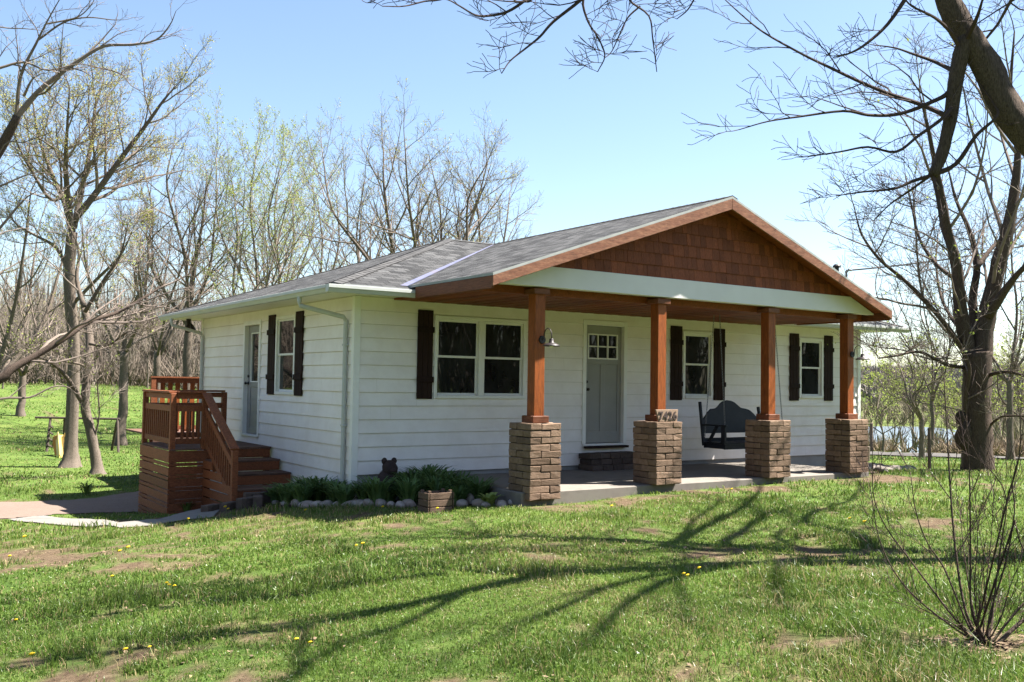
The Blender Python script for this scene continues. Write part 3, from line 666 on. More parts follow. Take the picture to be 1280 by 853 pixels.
# brick pillars and cedar posts
PIL = [(1.34, 1.86, -.17), (3.59, 4.11, -.07), (6.02, 6.54, -.07), (8.06, 8.58, -.07)]
def block(mb, a, b, g, bev=.011, mi=0):
    bm = bmesh.new(); bmesh.ops.create_cube(bm, size=1)
    a = np.array(a); b = np.array(b)
    for v_ in bm.verts: v_.co = Vector(tuple((a + b) / 2 + np.array(v_.co) * (b - a) + g.normal(0, .0035, 3)))
    bmesh.ops.bevel(bm, geom=bm.edges[:], offset=bev, segments=2, affect='EDGES', profile=.6)
    for v_ in bm.verts: v_.co += Vector(tuple(g.normal(0, .0012, 3)))
    bm.verts.index_update(); mb.add([tuple(v_.co) for v_ in bm.verts], [tuple(x.index for x in f.verts) for f in bm.faces], mi); bm.free()
def pillar(x0, x1, zb_, idx):
    mb = MB(); g = np.random.default_rng(20 + idx); y0, y1 = -2.62, -2.10; n = 10 if idx else 11; ch = (.85 - zb_) / n; j = .004
    L = .335
    for k in range(n):
        z0, z1 = zb_ + k * ch + j, zb_ + (k + 1) * ch - .002; s_ = x1 - x0; q = s_ - L
        if k % 2: bl = [((0, 0), (L, q)), ((L, 0), (s_, L)), ((q, L), (s_, s_)), ((0, q), (q, s_))]
        else: bl = [((q, 0), (s_, q)), ((0, 0), (q, L)), ((0, L), (L, s_)), ((L, q), (s_, s_))]
        for (a0, b0), (a1, b1) in bl: block(mb, (x0 + a0 + j, y0 + b0 + j, z0), (x0 + a1 - j, y0 + b1 - j, z1), g)
    core = MB(); 
    o = obj('brick_pillar', mb, MAT['brick'], house)
    core.box((x0 + .025, y0 + .025, zb_), (x1 - .025, y1 - .025, .845)); obj('pillar_core', core, MAT['mortar'], o)
    cx_, cy_ = (x0 + x1) / 2, (y0 + y1) / 2
    p = MB(); p.box((cx_ - .085, cy_ - .085, .853), (cx_ + .085, cy_ + .085, 2.674)); po = obj('porch_post', p, MAT['cedar'], house, bev=.006)
    p = MB(); p.box((cx_ - .135, cy_ - .135, .852), (cx_ + .135, cy_ - .086, .945)); p.box((cx_ - .135, cy_ + .086, .852), (cx_ + .135, cy_ + .135, .945)); p.box((cx_ - .135, cy_ - .0855, .852), (cx_ - .086, cy_ + .0855, .9455)); p.box((cx_ + .086, cy_ - .0855, .852), (cx_ + .135, cy_ + .0855, .9455))
    obj('post_base', p, MAT['fascia'], po, bev=.006)
    p = MB(); zc0, zc1 = 2.60, 2.672
    p.box((cx_ - .13, cy_ - .125, zc0), (cx_ + .13, cy_ - .086, zc1)); p.box((cx_ - .13, cy_ + .086, zc0), (cx_ + .13, cy_ + .125, zc1)); p.box((cx_ - .13, cy_ - .0855, zc0), (cx_ - .086, cy_ + .0855, zc1)); p.box((cx_ + .086, cy_ - .0855, zc0), (cx_ + .13, cy_ + .0855, zc1))
    obj('post_cap', p, MAT['fascia'], po, bev=.004)
    return cx_, cy_
PC = [pillar(*p, i) for i, p in enumerate(PIL)]
# roof vent and service mast on the main roof
vp = HY((1046, 337), 2.4); zr = EZ + SLP * (2.4 + OV)
mb = MB(); mb.tube([(vp[0], 2.4, zr - .02), (vp[0], 2.4, vp[2] + .05)], [.055, .055], 12); mb.tube([(vp[0], 2.4, vp[2] + .05), (vp[0], 2.4, vp[2] + .09), (vp[0], 2.4, vp[2] + .13)], [.10, .10, .06], 12); mb.lathe((vp[0], 2.4, zr - .04), [(.16, 0), (.06, .1)], 12)
obj('roof_vent', mb, MAT['dark_metal'], house)
mp_ = HY((1058, 350), 4.6)
mb = MB(); mb.tube([(mp_[0], 4.6, 3.7), (mp_[0], 4.6, HY((1063, 339), 4.6)[2] - .02)], [.03, .03], 8); mst = (mp_[0], 4.6, HY((1063, 339), 4.6)[2])
mb.tube([(mp_[0], 4.6, mst[2] - .05), (mp_[0] + .05, 4.55, mst[2] + .03), (mp_[0] + .12, 4.5, mst[2])], [.03, .035, .03], 8); obj('service_mast', mb, MAT['chain'], house)

# ================================================================== DECK AND STEPS
DX0, DY0, DY1, DZ = -1.76, 3.22, 5.12, .215
deck = thing('wooden_deck', (-.9, 3.6, -.9), 'reddish stained wooden entry deck with slatted skirt, railing and stairs at the side door', 'deck')
mb = MB(); n = 14
for k in range(n): mb.box((DX0, DY0 + (DY1 - DY0) * k / n + .003, DZ - .03), (-.035, DY0 + (DY1 - DY0) * (k + 1) / n - .003, DZ))
obj('deck_floor', mb, MAT['deckfloor'], deck, bev=.003)
skz = -1.22
mb = MB()                                                         # slatted skirt: wide rim, then alternating narrow and wide boards
def slats(a, b, out, gap=.016):
    z = DZ - .033; widths = [.19] + [.055, .13] * 9
    a = np.array(a); b = np.array(b); out = np.array(out)
    for k, wd in enumerate(widths):
        if z - wd < skz: break
        p = np.minimum(a, b); q = np.maximum(a, b)
        mb.box((*np.minimum(p, p + out), z - wd), (*np.maximum(q, q + out), z)); z -= wd + gap
slats((DX0, DY0 - .02), (DX0, DY1), (-.024, 0)); slats((DX0, DY0), (-1.16, DY0), (0, -.024), .007)
obj('skirt', mb, MAT['deckwood'], deck, bev=.003)
for x, y in ((DX0 + .06, DY0 + .06), (DX0 + .06, DY1 - .06), (-.1, DY1 - .06), (-1.13, DY0 + .06), (-.1, DY0 + .06)): mb = MB(); mb.box((x - .045, y - .045, -1.5), (x + .045, y + .045, DZ - .033)); obj('support_post', mb, MAT['deckwood'], deck)
STEPS = [(3.22, .215), (2.72, .035), (2.20, -.145), (1.68, -.325)]   # nosing y, tread z
mb = MB()
for (y0, z0), (y1, z1) in zip(STEPS[:-1], STEPS[1:]):
    for k in range(4): a = y1 + (y0 - y1) * k / 4; b2 = y1 + (y0 - y1) * (k + 1) / 4; mb.box((-1.2, a + .003, z1 - .03), (-.06, b2 - .003 if k < 3 else b2 - .025, z1))
obj('tread', mb, MAT['deckfloor'], deck, bev=.003)
mb = MB()
for i, (y, z) in enumerate(STEPS): mb.box((-1.2, y + .012, z - .03 - .145), (-.07, y + .034, z - .032))
obj('riser', mb, MAT['deckwood'], deck, bev=.002)
mb = MB()                                                         # stepped boards closing the stair side
for k, (ya, z1, z0) in enumerate(((2.70, .02, -.11), (2.19, -.13, -.26), (1.68, -.28, -.41), (1.68, -.43, -.56), (1.68, -.58, -.71))):
    mb.box((-1.226, ya, z0), (-1.203, DY0 - .03, z1))
obj('stringer', mb, MAT['deckwood'], deck, bev=.003)
def rail(p, q, h, nb, post=(True, True), base=None):
    """railing from p to q (points on the floor), with cap, second rail, bottom rail and balusters"""
    p = np.array(p, float); q = np.array(q, float); mb = MB(); Z = np.array((0, 0, 1.)); sl_ = (q - p)
    mb.bar(p + Z * h, q + Z * h, .14, .034); mb.bar(p + Z * (h - .07), q + Z * (h - .07), .036, .085)
    mb.bar(p + Z * (h - .27), q + Z * (h - .27), .036, .10); mb.bar(p + Z * .12, q + Z * .12, .036, .09)
    r = obj('railing', mb, MAT['deckwood'], deck, bev=.003)
    for k in range(nb):
        a = p + sl_ * (k + 1) / (nb + 1); m2 = MB(); m2.box((a[0] - .017, a[1] - .017, a[2] + .15), (a[0] + .017, a[1] + .017, a[2] + h - .26)); obj('baluster', m2, MAT['deckwood'], r)
    for e, on in ((p, post[0]), (q, post[1])):
        if on: m2 = MB(); m2.box((e[0] - .045, e[1] - .045, (base if base is not None else e[2]) - .02), (e[0] + .045, e[1] + .045, e[2] + h - .02)); obj('post', m2, MAT['deckwood'], deck, bev=.004)
H_ = .935
rail((DX0 + .04, DY0 + .05, DZ), (DX0 + .04, DY1 - .05, DZ), H_, 13)
rail((DX0 + .10, DY0 + .04, DZ), (-1.2, DY0 + .04, DZ), H_, 4, (False, True))
rail((DX0 + .10, DY1 - .05, DZ), (-.30, DY1 - .05, DZ), H_, 10, (False, True))
rail((-1.2, DY0 - .02, DZ), (-1.2, 1.66, -.62), H_ - .02, 13, (False, True))
# rear deck with a taller board rail in the sun
rd = thing('wooden_deck', (.4, 9.6, -.9), 'sunlit orange-brown deck railing showing behind the rear corner of the house', 'deck')
mb = MB(); mb.box((-.62, 8.9, .10), (3.5, 11.5, .14)); mb.box((-.62, 8.9, -.12), (3.5, 8.93, .097)); obj('deck_floor', mb, MAT['deckfloor'], rd)
mb = MB(); mb.bar((-.62, 9.3, 1.40), (3.5, 9.3, 1.40), .12, .034); mb.box((-.6, 9.285, 1.27), (3.5, 9.315, 1.383)); obj('railing', mb, MAT['deckwood'], rd)
mb = MB(); mb.box((-.6, 9.285, .22), (3.5, 9.315, .31)); obj('bottom_rail', mb, MAT['deckwood'], rd)
mb = MB()
for k in range(24):
    x = -.55 + k * .165; mb.box((x, 9.318, .18), (x + .10, 9.34, 1.37))
obj('rail_boards', mb, MAT['cedar'], rd)
mb = MB()
for x, y in ((-.55, 9.3), (1.5, 9.3), (3.4, 9.3)): mb.box((x - .05, y - .05, -1.4), (x + .05, y + .05, 1.38))
obj('post', mb, MAT['deckwood'], rd)

# dark edging blocks stepping up beside the walk (one by one)
eb = [((-1.62, 1.42), 35, .0), ((-1.42, 1.22), 40, .01), ((-1.2, 1.06), 20, .05), ((-1.0, 1.33), 0, .10), ((-.72, 1.33), 0, .10), ((-.44, 1.33), 0, .10), ((-.16, 1.33), 0, .10), ((-1.05, 1.0), 70, .06)]
for k, ((x, y), r_, dz) in enumerate(eb):
    mb = MB(); block(mb, (-.15, -.07, 0), (.15, .07, .17), np.random.default_rng(60 + k), .014)
    o = obj('edging_block', mb, MAT['darkblock']); o.location = (x, y, g1(x, y) - .06 + dz); o.rotation_euler = (0, 0, math.radians(r_))
    tag(o, 'dark weathered concrete edging block at the foot of the deck stairs', 'edging block', 'dark edging blocks by the deck stairs')

# block step below the front door
st = thing('block_step', (4.8, -.2, -.07), 'dark block step below the grey front door', 'step')
g = np.random.default_rng(8); mb = MB()
for r_ in range(3):
    d_ = .42 if r_ == 0 else .34
    for k in range(5):
        x0 = 4.22 + k * .23 + (0 if r_ % 2 else -.03); block(mb, (x0 + .003, -d_, -.068 + r_ * .095), (x0 + .227, -.03, -.068 + (r_ + 1) * .095 - .003), g, .01)
obj('step_blocks', mb, MAT['darkblock'], st)

# barn lamps on the posts
def barn_lamp(x, y, z, label):
    t = thing('barn_lamp', (x, y, z), label, 'lamp', 'barn lamps on the porch posts')
    mb = MB(); mb.lathe((x, y + .0, z), [(0, .0)], 4) if False else None
    mb.tube([(x, y, z), (x, y - .022, z)], [.055, .05], 14); obj('mount', mb, MAT['dark_metal'], t, smooth=False)
    mb = MB(); a = np.linspace(0, math.pi, 12); R = .085
    pts = [(x, y - .02, z), (x, y - .05, z + .02)] + [(x, y - .05 - R + R * math.cos(q), z + .05 + .1 * math.sin(q)) for q in a] + [(x, y - .05 - 2 * R, z + .0)]
    mb.tube(pts, .007, 8); obj('arm', mb, MAT['dark_metal'], t, smooth=True)
    mb = MB(); c = (x, y - .05 - 2 * R, z - .09)
    mb.lathe(c, [(.022, .10), (.03, .09), (.035, .045), (.08, .03), (.115, .006), (.118, -.004), (.11, .002), (.07, .022), (.02, .035)], 20); obj('lamp_shade', mb, MAT['dark_metal'], t, smooth=True)
    mb = MB(); mb.lathe(c, [(.0, -.03), (.02, -.02), (.026, .0), (.014, .03)], 10); obj('bulb', mb, MAT['trim'], t, smooth=True)
barn_lamp(PC[0][0] + .03, PC[0][1] - .086, 1.98, 'dark metal gooseneck barn lamp on the cedar post nearest the deck')
barn_lamp(PC[3][0] + .03, PC[3][1] - .086, 1.98, 'dark metal gooseneck barn lamp on the post farthest from the deck')
fl = thing('flood_light', (-.02, 7.8, 2.4), 'small dark flood light under the rear eave above the deck', 'lamp')
mb = MB(); mb.tube([(-.25, 7.75, 2.64), (-.25, 7.75, 2.56)], [.05, .05], 10); obj('mount', mb, MAT['dark_metal'], fl)
mb = MB(); mb.tube([(-.25, 7.75, 2.57), (-.26, 7.72, 2.47), (-.28, 7.66, 2.39)], [.03, .055, .075], 12); mb.tube([(-.24, 7.79, 2.57), (-.16, 7.85, 2.49), (-.12, 7.9, 2.42)], [.03, .055, .07], 12); obj('lamp_head', mb, MAT['dark_metal'], fl)

# house number plaque leaning on the second pillar
pl = thing('number_plaque', (3.98, -2.57, .85), 'small pale wooden plaque with house number 7426 standing on a brick pillar', 'sign')
mb = MB(); mb.prism([(3.66, -2.60, .852), (4.02, -2.60, .852), (4.05, -2.59, 1.03), (3.60, -2.59, 1.03)], (0, .03, 0)); obj('board', mb, MAT['plaque'], pl, bev=.004)
fc = bpy.data.curves.new('numerals', 'FONT'); fc.body = '7426'; fc.size = .165; fc.extrude = .006; fc.align_x = 'CENTER'; fc.space_character = 1.12; fc.offset = .004
fo = bpy.data.objects.new('numerals', fc); COL.objects.link(fo)
bpy.context.view_layer.update(); dg = bpy.context.evaluated_depsgraph_get()
me = bpy.data.meshes.new_from_object(fo.evaluated_get(dg)); bpy.data.objects.remove(fo)
no = bpy.data.objects.new('numerals', me); COL.objects.link(no); no.parent = pl; me.materials.clear(); me.materials.append(MAT['numeral'])
no.location = np.array((3.828, -2.6045, .885)) - np.array(pl.location); no.rotation_euler = (math.radians(86), 0, 0)

# porch swing
sw = thing('porch_swing', (6.95, -1.2, .3), 'black wooden porch swing with a humped back hanging on chains', 'porch swing')
SX0, SX1 = 6.18, 7.72; SB, SF = -1.0, -1.5
mb = MB(); xs = np.linspace(0, 1, 41)
def crest(t):
    return float(np.interp(t, [0, .05, .10, .15, .24, .28, .33, .38, .45, .52, .58, .63, .68, .78, .84, .90, .95, 1], [.80, .86, .93, .985, .995, 1.03, 1.09, 1.125, 1.14, 1.13, 1.10, 1.05, 1.005, .985, .96, .90, .84, .79]))
poly = [(SX0 + .04 + (SX1 - SX0 - .08) * t, SB, crest(t)) for t in xs]
nb = len(xs); vs = []; lean = .12
for th in (0, .025):
    for p in poly: vs.append((p[0], p[1] + th + (p[2] - .42) * lean, p[2]))
    for p in poly: vs.append((p[0], p[1] + th + .11 * lean, .56))
q = []
for i in range(nb - 1): q += [(i, i + nb, i + nb + 1, i + 1), (2 * nb + i, 2 * nb + i + 1, 3 * nb + i + 1, 3 * nb + i), (i, i + 1, 2 * nb + i + 1, 2 * nb + i), (nb + i, 3 * nb + i, 3 * nb + i + 1, nb + i + 1)]
mb.add(vs, q); 
for x in (SX0, SX1 - .04): mb.bar((x + .02, SB + .0, .35), (x + .02, SB + .1, 1.11 if x == SX0 else 1.02), .045, .045, (0, 1, 0))
mb.box((SX0 + .04, SB - .0, .42), (SX1 - .04, SB + .03, .48)); obj('backrest', mb, MAT['black_wood'], sw, bev=.004)
mb = MB()
for k in range(6): y = SF + k * .086; mb.box((SX0, y, .400), (SX1, y + .075, .422))
obj('seat', mb, MAT['black_wood'], sw, bev=.003)
mb = MB(); mb.box((SX0 + .02, SF + .0, .31), (SX1 - .02, SF + .03, .398)); mb.box((SX0 + .02, SB - .03, .31), (SX1 - .02, SB, .398))
for x in (SX0 + .03, SX1 - .07): mb.box((x, SF + .03, .315), (x + .04, SB - .03, .397))
obj('seat_frame', mb, MAT['black_wood'], sw)
for x in (SX0 + .0, SX1 - .07):
    mb = MB(); mb.box((x, SF - .03, .70), (x + .07, SB + .06, .725)); mb.box((x + .01, SF + .0, .422), (x + .06, SF + .09, .699)); mb.bar((x + .035, SF + .38, .43), (x + .035, SF + .2, .70), .04, .05, (0, 1, 0)); obj('armrest', mb, MAT['black_wood'], sw, bev=.003)
def chain(p, q):
    p = np.array(p, float); q = np.array(q, float); mb = MB(); L = np.linalg.norm(q - p); n = int(L / .045); d = (q - p) / L
    s1 = np.cross(d, (0, 1, 0)); s1 /= np.linalg.norm(s1); s2 = np.cross(d, s1)
    for k in range(n):
        c = p + d * (k + .5) * L / n; s_ = s1 if k % 2 else s2; a = np.linspace(0, 2 * math.pi, 7)
        mb.tube([c + d * math.cos(q_) * .03 + s_ * math.sin(q_) * .011 for q_ in a], .0042, 4, cap=False)
    obj('chain', mb, MAT['chain'], sw)
for x, xt in ((SX0 + .06, SX0 - .05), (SX1 - .0, SX1 - .2)):
    chain((xt, -1.42, 2.67), (x, SF + .02, .41)); chain((xt, -1.30, 2.67), (x, SB + .02, .44))

# bear statue in the bed, seen against the siding
bs = HZ((481, 602), -.30); bx, by = .40, -.36; bz = g1(bx, by) + .13
be = thing('animal_statue', (bx, by, bz), 'dark rusty statue of a sitting animal with two round ears', 'statue')
mb = MB(); blob(mb, (bx, by, bz + .16), (.15, .14, .20), 1, 3, .05); blob(mb, (bx + .02, by - .02, bz + .36), (.11, .105, .12), 2, 3, .05); blob(mb, (bx - .06, by - .14, bz + .10), (.05, .06, .11), 3, 2, .05); blob(mb, (bx + .08, by - .14, bz + .10), (.05, .06, .11), 4, 2, .05)
blob(mb, (bx + .02, by - .12, bz + .34), (.045, .06, .04), 7, 2, .03); obj('body', mb, MAT['rusty'], be, smooth=True)
for sx, k in ((-.075, 5), (.085, 6)): mb = MB(); blob(mb, (bx + .015 + sx, by, bz + .475), (.045, .03, .05), k, 2, .03); obj('ear', mb, MAT['rusty'], be, smooth=True)

# wooden crate planter
cx0 = HZ((545, 637), -.28); kx, ky = float(cx0[0]), float(cx0[1]); kz = g1(kx, ky) - .02
cr = thing('wooden_crate', (kx, ky, kz), 'weathered open wooden crate on the grass edge before the stone-edged flower bed', 'crate')
mb = MB(); wc, dc, hc = .37, .25, .28
def side(a, b, thick):
    for k in range(3): mb.bar((*a, kz + .048 + k * .092), (*b, kz + .048 + k * .092), thick, .080)
x0, x1, y0, y1 = kx - wc / 2, kx + wc / 2, ky - dc / 2, ky + dc / 2
side((x0 + .02, y0), (x1 - .02, y0), .018); side((x0 + .02, y1), (x1 - .02, y1), .018); side((x0, y0 - .009), (x0, y1 + .009), .018); side((x1, y0 - .009), (x1, y1 + .009), .018)
obj('side_boards', mb, MAT['crate'], cr, bev=.003)
for x in (x0 + .03, x1 - .03):
    for y in (y0 + .03, y1 - .03): mb = MB(); mb.box((x - .018, y - .018, kz), (x + .018, y + .018, kz + .30)); obj('corner_post', mb, MAT['crate'], cr); mb = MB(); mb.box((x0 + .01, y0 + .01, kz + .02), (x1 - .01, y1 - .01, kz + .18)); obj('soil', mb, MAT['mulch'], cr)
cr.rotation_euler = (0, 0, 0)

# stones round the bed, one by one along its edge
rp = [(345, 626, -.46), (357, 628, -.45), (371, 631, -.44), (384, 632, -.43), (397, 632, -.42), (410, 632, -.41), (424, 632, -.40), (437, 633, -.39), (450, 633, -.385), (463, 633, -.38), (476, 633, -.37), (488, 634, -.36), (500, 634, -.35), (512, 633, -.345),
      (578, 630, -.28), (588, 627, -.27), (598, 630, -.27), (607, 631, -.26), (617, 629, -.26), (628, 630, -.25), (640, 629, -.25), (652, 628, -.24), (664, 629, -.24)]
g = np.random.default_rng(12)
for k, (px_, py_, z) in enumerate(rp):
    p = HZ((px_, py_ + 1), z); x, y = p[0], p[1]; mb = MB(); big = g.uniform(.065, .105)
    blob(mb, (0, 0, 0), (big * g.uniform(1, 1.5), big * g.uniform(.8, 1.1), big * g.uniform(.62, .85)), 100 + k, 2, .16)
    if px_ == 588: mb = MB(); blob(mb, (0, 0, .03), (.075, .07, .115), 77, 2, .1)
    o = obj('garden_stone', mb, MAT['rock'], smooth=True); o.location = (x, y, g1(x, y) + .035); o.rotation_euler = (g.uniform(-.2, .2), g.uniform(-.2, .2), g.uniform(0, 6))
    if px_ == 588: tag(o, 'upright rounded tan stone just to the right of the wooden crate', 'stone', 'stones edging the flower bed')
    elif px_ < 520: tag(o, 'rounded stone in the shaded edging between deck stairs and crate', 'stone', 'stones edging the flower bed')
    else: tag(o, 'rounded stone in the sunlit edging between crate and first pillar', 'stone', 'stones edging the flower bed')
# pale stones and debris beside the far end of the porch
for k, (px_, py_) in enumerate([(1091, 588), (1098, 585), (1104, 590), (1110, 586), (1116, 589), (1123, 587), (1130, 588), (1137, 585), (1101, 593), (1090, 583)]):
    p = HZ((px_, py_), -.2); mb = MB(); blob(mb, (0, 0, 0), (g.uniform(.12, .28), g.uniform(.1, .2), g.uniform(.05, .10)), 200 + k, 2, .2)
    o = obj('pale_stone', mb, MAT['palerock'], smooth=True); o.location = (p[0], p[1], g1(p[0], p[1]) + .03); o.rotation_euler = (0, 0, g.uniform(0, 6))
    tag(o, 'pale flat stone on the ground past the porch end by the last pillar', 'stone', 'pale stones past the porch end')
for k, (px_, py_, r_) in enumerate([(862, 606, .09), (897, 596, .07), (949, 604, .08), (660, 622, .10)]):
    p = HZ((px_, py_), -.2); mb = MB(); blob(mb, (0, 0, 0), (r_ * 1.3, r_, r_ * .7), 240 + k, 2, .2)
    o = obj('stone', mb, MAT['palerock' if k < 3 else 'rock'], smooth=True); o.location = (p[0], p[1], g1(p[0], p[1]) + .02)
    tag(o, ['pale stone lying against the porch edge just right of the numbered pillar', 'small pale stone at the porch edge between second and third pillars', 'pale flat stone at the foot of the third pillar', 'tan stone at the foot of the pillar nearest the deck'][k], 'stone')

# ---- strap-leaved plants
def strap_plant(x, y, n, h, spread, wd, seed, name, mats, label, cat, group, z=None):
    g = np.random.default_rng(seed); mb = MB(); z = g1(x, y) + .01 if z is None else z
    for k in range(n):
        a = g.uniform(0, 2 * math.pi); d = np.array((math.cos(a), math.sin(a), 0)); s_ = np.array((-d[1], d[0], 0)); hh = h * g.uniform(.6, 1.1); sp = spread * g.uniform(.35, 1.1); b0 = np.array((x, y, z)) + d * g.uniform(0, spread * .35); w_ = wd * g.uniform(.7, 1.2)
        pts = [b0 + d * sp * t ** 1.6 + np.array((0, 0, hh * (1.55 * t - .62 * t * t - .12 * t ** 4))) for t in (0, .3, .6, .85, 1)]
        ws = [w_ * .6, w_, w_ * .95, w_ * .6, 0.001]; vs = []
        for p, q in zip(pts, ws): vs += [p - s_ * q, p + s_ * q]
        mb.add(vs, [(2 * i, 2 * i + 1, 2 * i + 3, 2 * i + 2) for i in range(4)])
    return tag(obj(name, mb, mats, loc=(x, y, z)), label, cat, group)
pl_ = [(.06, -.32, .30), (.80, -.30, .42), (1.08, -.34, .46), (.05, -.75, .36), (.60, -.72, .42), (.95, -.80, .46), (1.20, -.72, .42), (.35, -1.12, .34), (.75, -1.22, .36), (1.12, -1.18, .40), (1.18, -1.62, .34), (.85, -1.62, .26), (-.22, .10, .34), (-.30, .50, .38), (-.32, .92, .36), (-.62, .35, .30), (-.68, .78, .30), (-.28, -.40, .28), (-.70, 1.15, .24), (.22, -.78, .22), (-.05, -.55, .26), (1.05, -.30, .48)]
for k, (x, y, h) in enumerate(pl_):
    strap_plant(x, y, 120, h * 1.22, h * .95, .017, 300 + k, 'daylily_clump', MAT['daylily'], 'clump of dark green strap leaves in the shaded bed along the wall', 'plant', 'leafy clumps in the flower bed')
for k, (px_, py_, h, lab) in enumerate([(566, 613, .34, 'pale yellow-green leafy plant directly behind the wooden crate'), (612, 627, .2, 'small pale green plant among the stones halfway from crate to pillar')]):
    p = HZ((px_, py_ + 4), -.26); strap_plant(float(p[0]), float(p[1]), 34, h, h * .9, .03, 340 + k, 'pale_hosta', MAT['pale_leaf'], lab, 'plant', None)
for k, (px_, py_, h, lab) in enumerate([(233, 640, .22, 'green weed tuft at the foot of the deck skirt beside the walk'), (712, 622, .14, 'low weed tuft by the porch edge between first and second pillars'), (108, 619, .3, 'leafy weed at the far edge of the gravel drive left of the deck')]):
    p = TH((px_, py_)); strap_plant(float(p[0]), float(p[1]), 40, h, h * .9, .014, 350 + k, 'weed_tuft', MAT['weed'], lab, 'weed', None)

# dandelions, each one a flower head on a stem
dn = [(283, 641), (287, 643), (236, 657), (213, 739), (208, 737), (219, 741), (190, 821), (159, 826), (42, 834), (20, 783), (372, 809), (389, 813), (480, 641), (455, 690), (448, 691), (384, 644), (548, 644), (162, 692), (153, 697), (14, 705), (142, 727), (857, 729), (863, 731), (1262, 757), (766, 641), (796, 616), (918, 619), (1066, 657), (960, 590), (878, 722), (1084, 663), (33, 680)]
g = np.random.default_rng(17)
mb = MB(); mb.lathe((0, 0, .075), [(.003, -.006), (.017, 0), (.0205, .004), (.015, .010), (.006, .013)], 12, 0); mb.tube([(0, 0, -.02), (.004, 0, .04), (0, 0, .07)], .0025, 5, 1)
dm = mb.mesh('dandelion', [MAT['petal'], MAT['stemgreen']])
for k, px_ in enumerate(dn):
    p = TH(px_); o = bpy.data.objects.new('dandelion', dm); COL.objects.link(o); d_ = np.linalg.norm(p - CAM); s_ = g.uniform(.7, 1.0) * (1 if d_ < 9 else 1.25)
    o.location = (p[0], p[1], g1(p[0], p[1]) + .0); o.scale = (s_,) * 3; o.rotation_euler = (-.35 + g.uniform(-.2, .2), g.uniform(-.3, .1), 0)
    tag(o, 'yellow dandelion flower in the lawn', 'dandelion', 'dandelions in the lawn')

# ---- fence posts, swing frame, utility line
g = np.random.default_rng(23)
for k, (px_, py_, h, r_) in enumerate([(1089, 566, 1.0, .06), (1132, 565, 1.0, .055), (1175, 567, 1.1, .06), (1270, 570, 1.25, .07), (1162, 589, .85, .035), (1084, 577, .35, .06)]):
    p = TH((px_, py_)); mb = MB(); l_ = g.normal(0, .02, 2); mb.tube([(0, 0, -.2), (l_[0] * .5, l_[1] * .5, h * .5), (l_[0], l_[1], h), (l_[0], l_[1], h + .01)], [r_, r_, r_ * .95, r_ * .7], 9)
    o = obj('fence_post', mb, MAT['post_wood'], smooth=False); o.location = (p[0], p[1], g1(p[0], p[1]))
    if k == 4: tag(o, 'thin dark post standing in the grass between the pillars and the big forked tree', 'post')
    elif k == 5: tag(o, 'short dark stump post right behind the last pillar', 'post')
    else: tag(o, 'weathered wooden fence post along the far gravel road', 'fence post', 'fence posts along the far road')
def B2(px, gp):   # point at pixel px, on the vertical plane through gp facing the camera
    n = np.array([_f[0], _f[1], 0]); d = ray(px); return CAM + d * (((gp - CAM) @ n) / (d @ n))
sp_ = TH((80, 565)); sg = thing('swing_set', (sp_[0], sp_[1], g1(sp_[0], sp_[1])), 'old weathered wooden play frame with sloping legs under the trees', 'swing set')
nv = np.array([_f[0], _f[1], 0]); mb = MB(); mb.tube([B2((44, 522), sp_ + nv * .5), B2((150, 524), sp_ + nv * .5)], .038, 8); obj('top_bar', mb, MAT['post_dark'], sg)
for a, b in (((63, 524), (58, 563)), ((81, 522), (79, 566)), ((146, 528), (139, 563)), ((147, 524), (148, 568))):
    e = B2(b, sp_ + nv * (.0 if a[0] in (63, 147) else 1.0)); e[2] = g1(e[0], e[1]) - .1; mb = MB(); mb.tube([B2(a, sp_ + nv * .5), e], [.042, .046], 8); obj('leg', mb, MAT['post_dark'], sg)
mb = MB()
for k in range(4): q = .2 + k * .2; mb.bar(B2((63 - 5 * q, 524 + 40 * q), sp_), B2((66, 527 + 40 * q), sp_ + nv * .5), .05, .05)
obj('rung', mb, MAT['post_dark'], sg)
s0 = TH((74, 572)); ss = thing('play_slide', (s0[0], s0[1], g1(s0[0], s0[1])), 'bright pale yellow plastic slide with orange-brown side beside the play frame', 'slide')
mb = MB(); a = [B2(q, s0 + nv * o) for q, o in (((71, 544), .75), ((80.5, 543), .75), ((83, 570), 0), ((73, 572), 0))]; mb.prism(a, (-.06, 0, -.06)); obj('chute', mb, MAT['plastic'], ss, bev=.02)
for qs in (((70.4, 543.2), (71.8, 543.2), (74.0, 572.6), (72.4, 572.8)), ((80.2, 542.4), (81.4, 542.4), (84, 570.2), (82.8, 570.8))):
    mb = MB(); a = [B2(q, s0 + nv * o) for q, o in zip(qs, (.75, .75, 0, 0))]; mb.prism(a, (.02, -.10, .10)); obj('side_wall', mb, MAT['plastic'], ss, bev=.015)
mb = MB(); a = [B2(q, s0 + nv * .6) for q in ((66.2, 546), (71.0, 544.0), (73.2, 572.6), (69, 572), (67.6, 563), (65.4, 556))]; mb.prism(a, nv * .25); obj('ladder_side', mb, MAT['orange_wood'], ss, bev=.02)
cb = MB(); e0 = np.array(mst); e1 = PD((1330, 297), 34.0); t_ = np.linspace(0, 1, 24)
cb.tube([e0 + (e1 - e0) * q - np.array((0, 0, .12 * 4 * q * (1 - q))) for q in t_], .024, 6)
tag(obj('utility_cable', cb, MAT['cable']), 'black utility cable running from the roof mast off past the trees', 'cable')

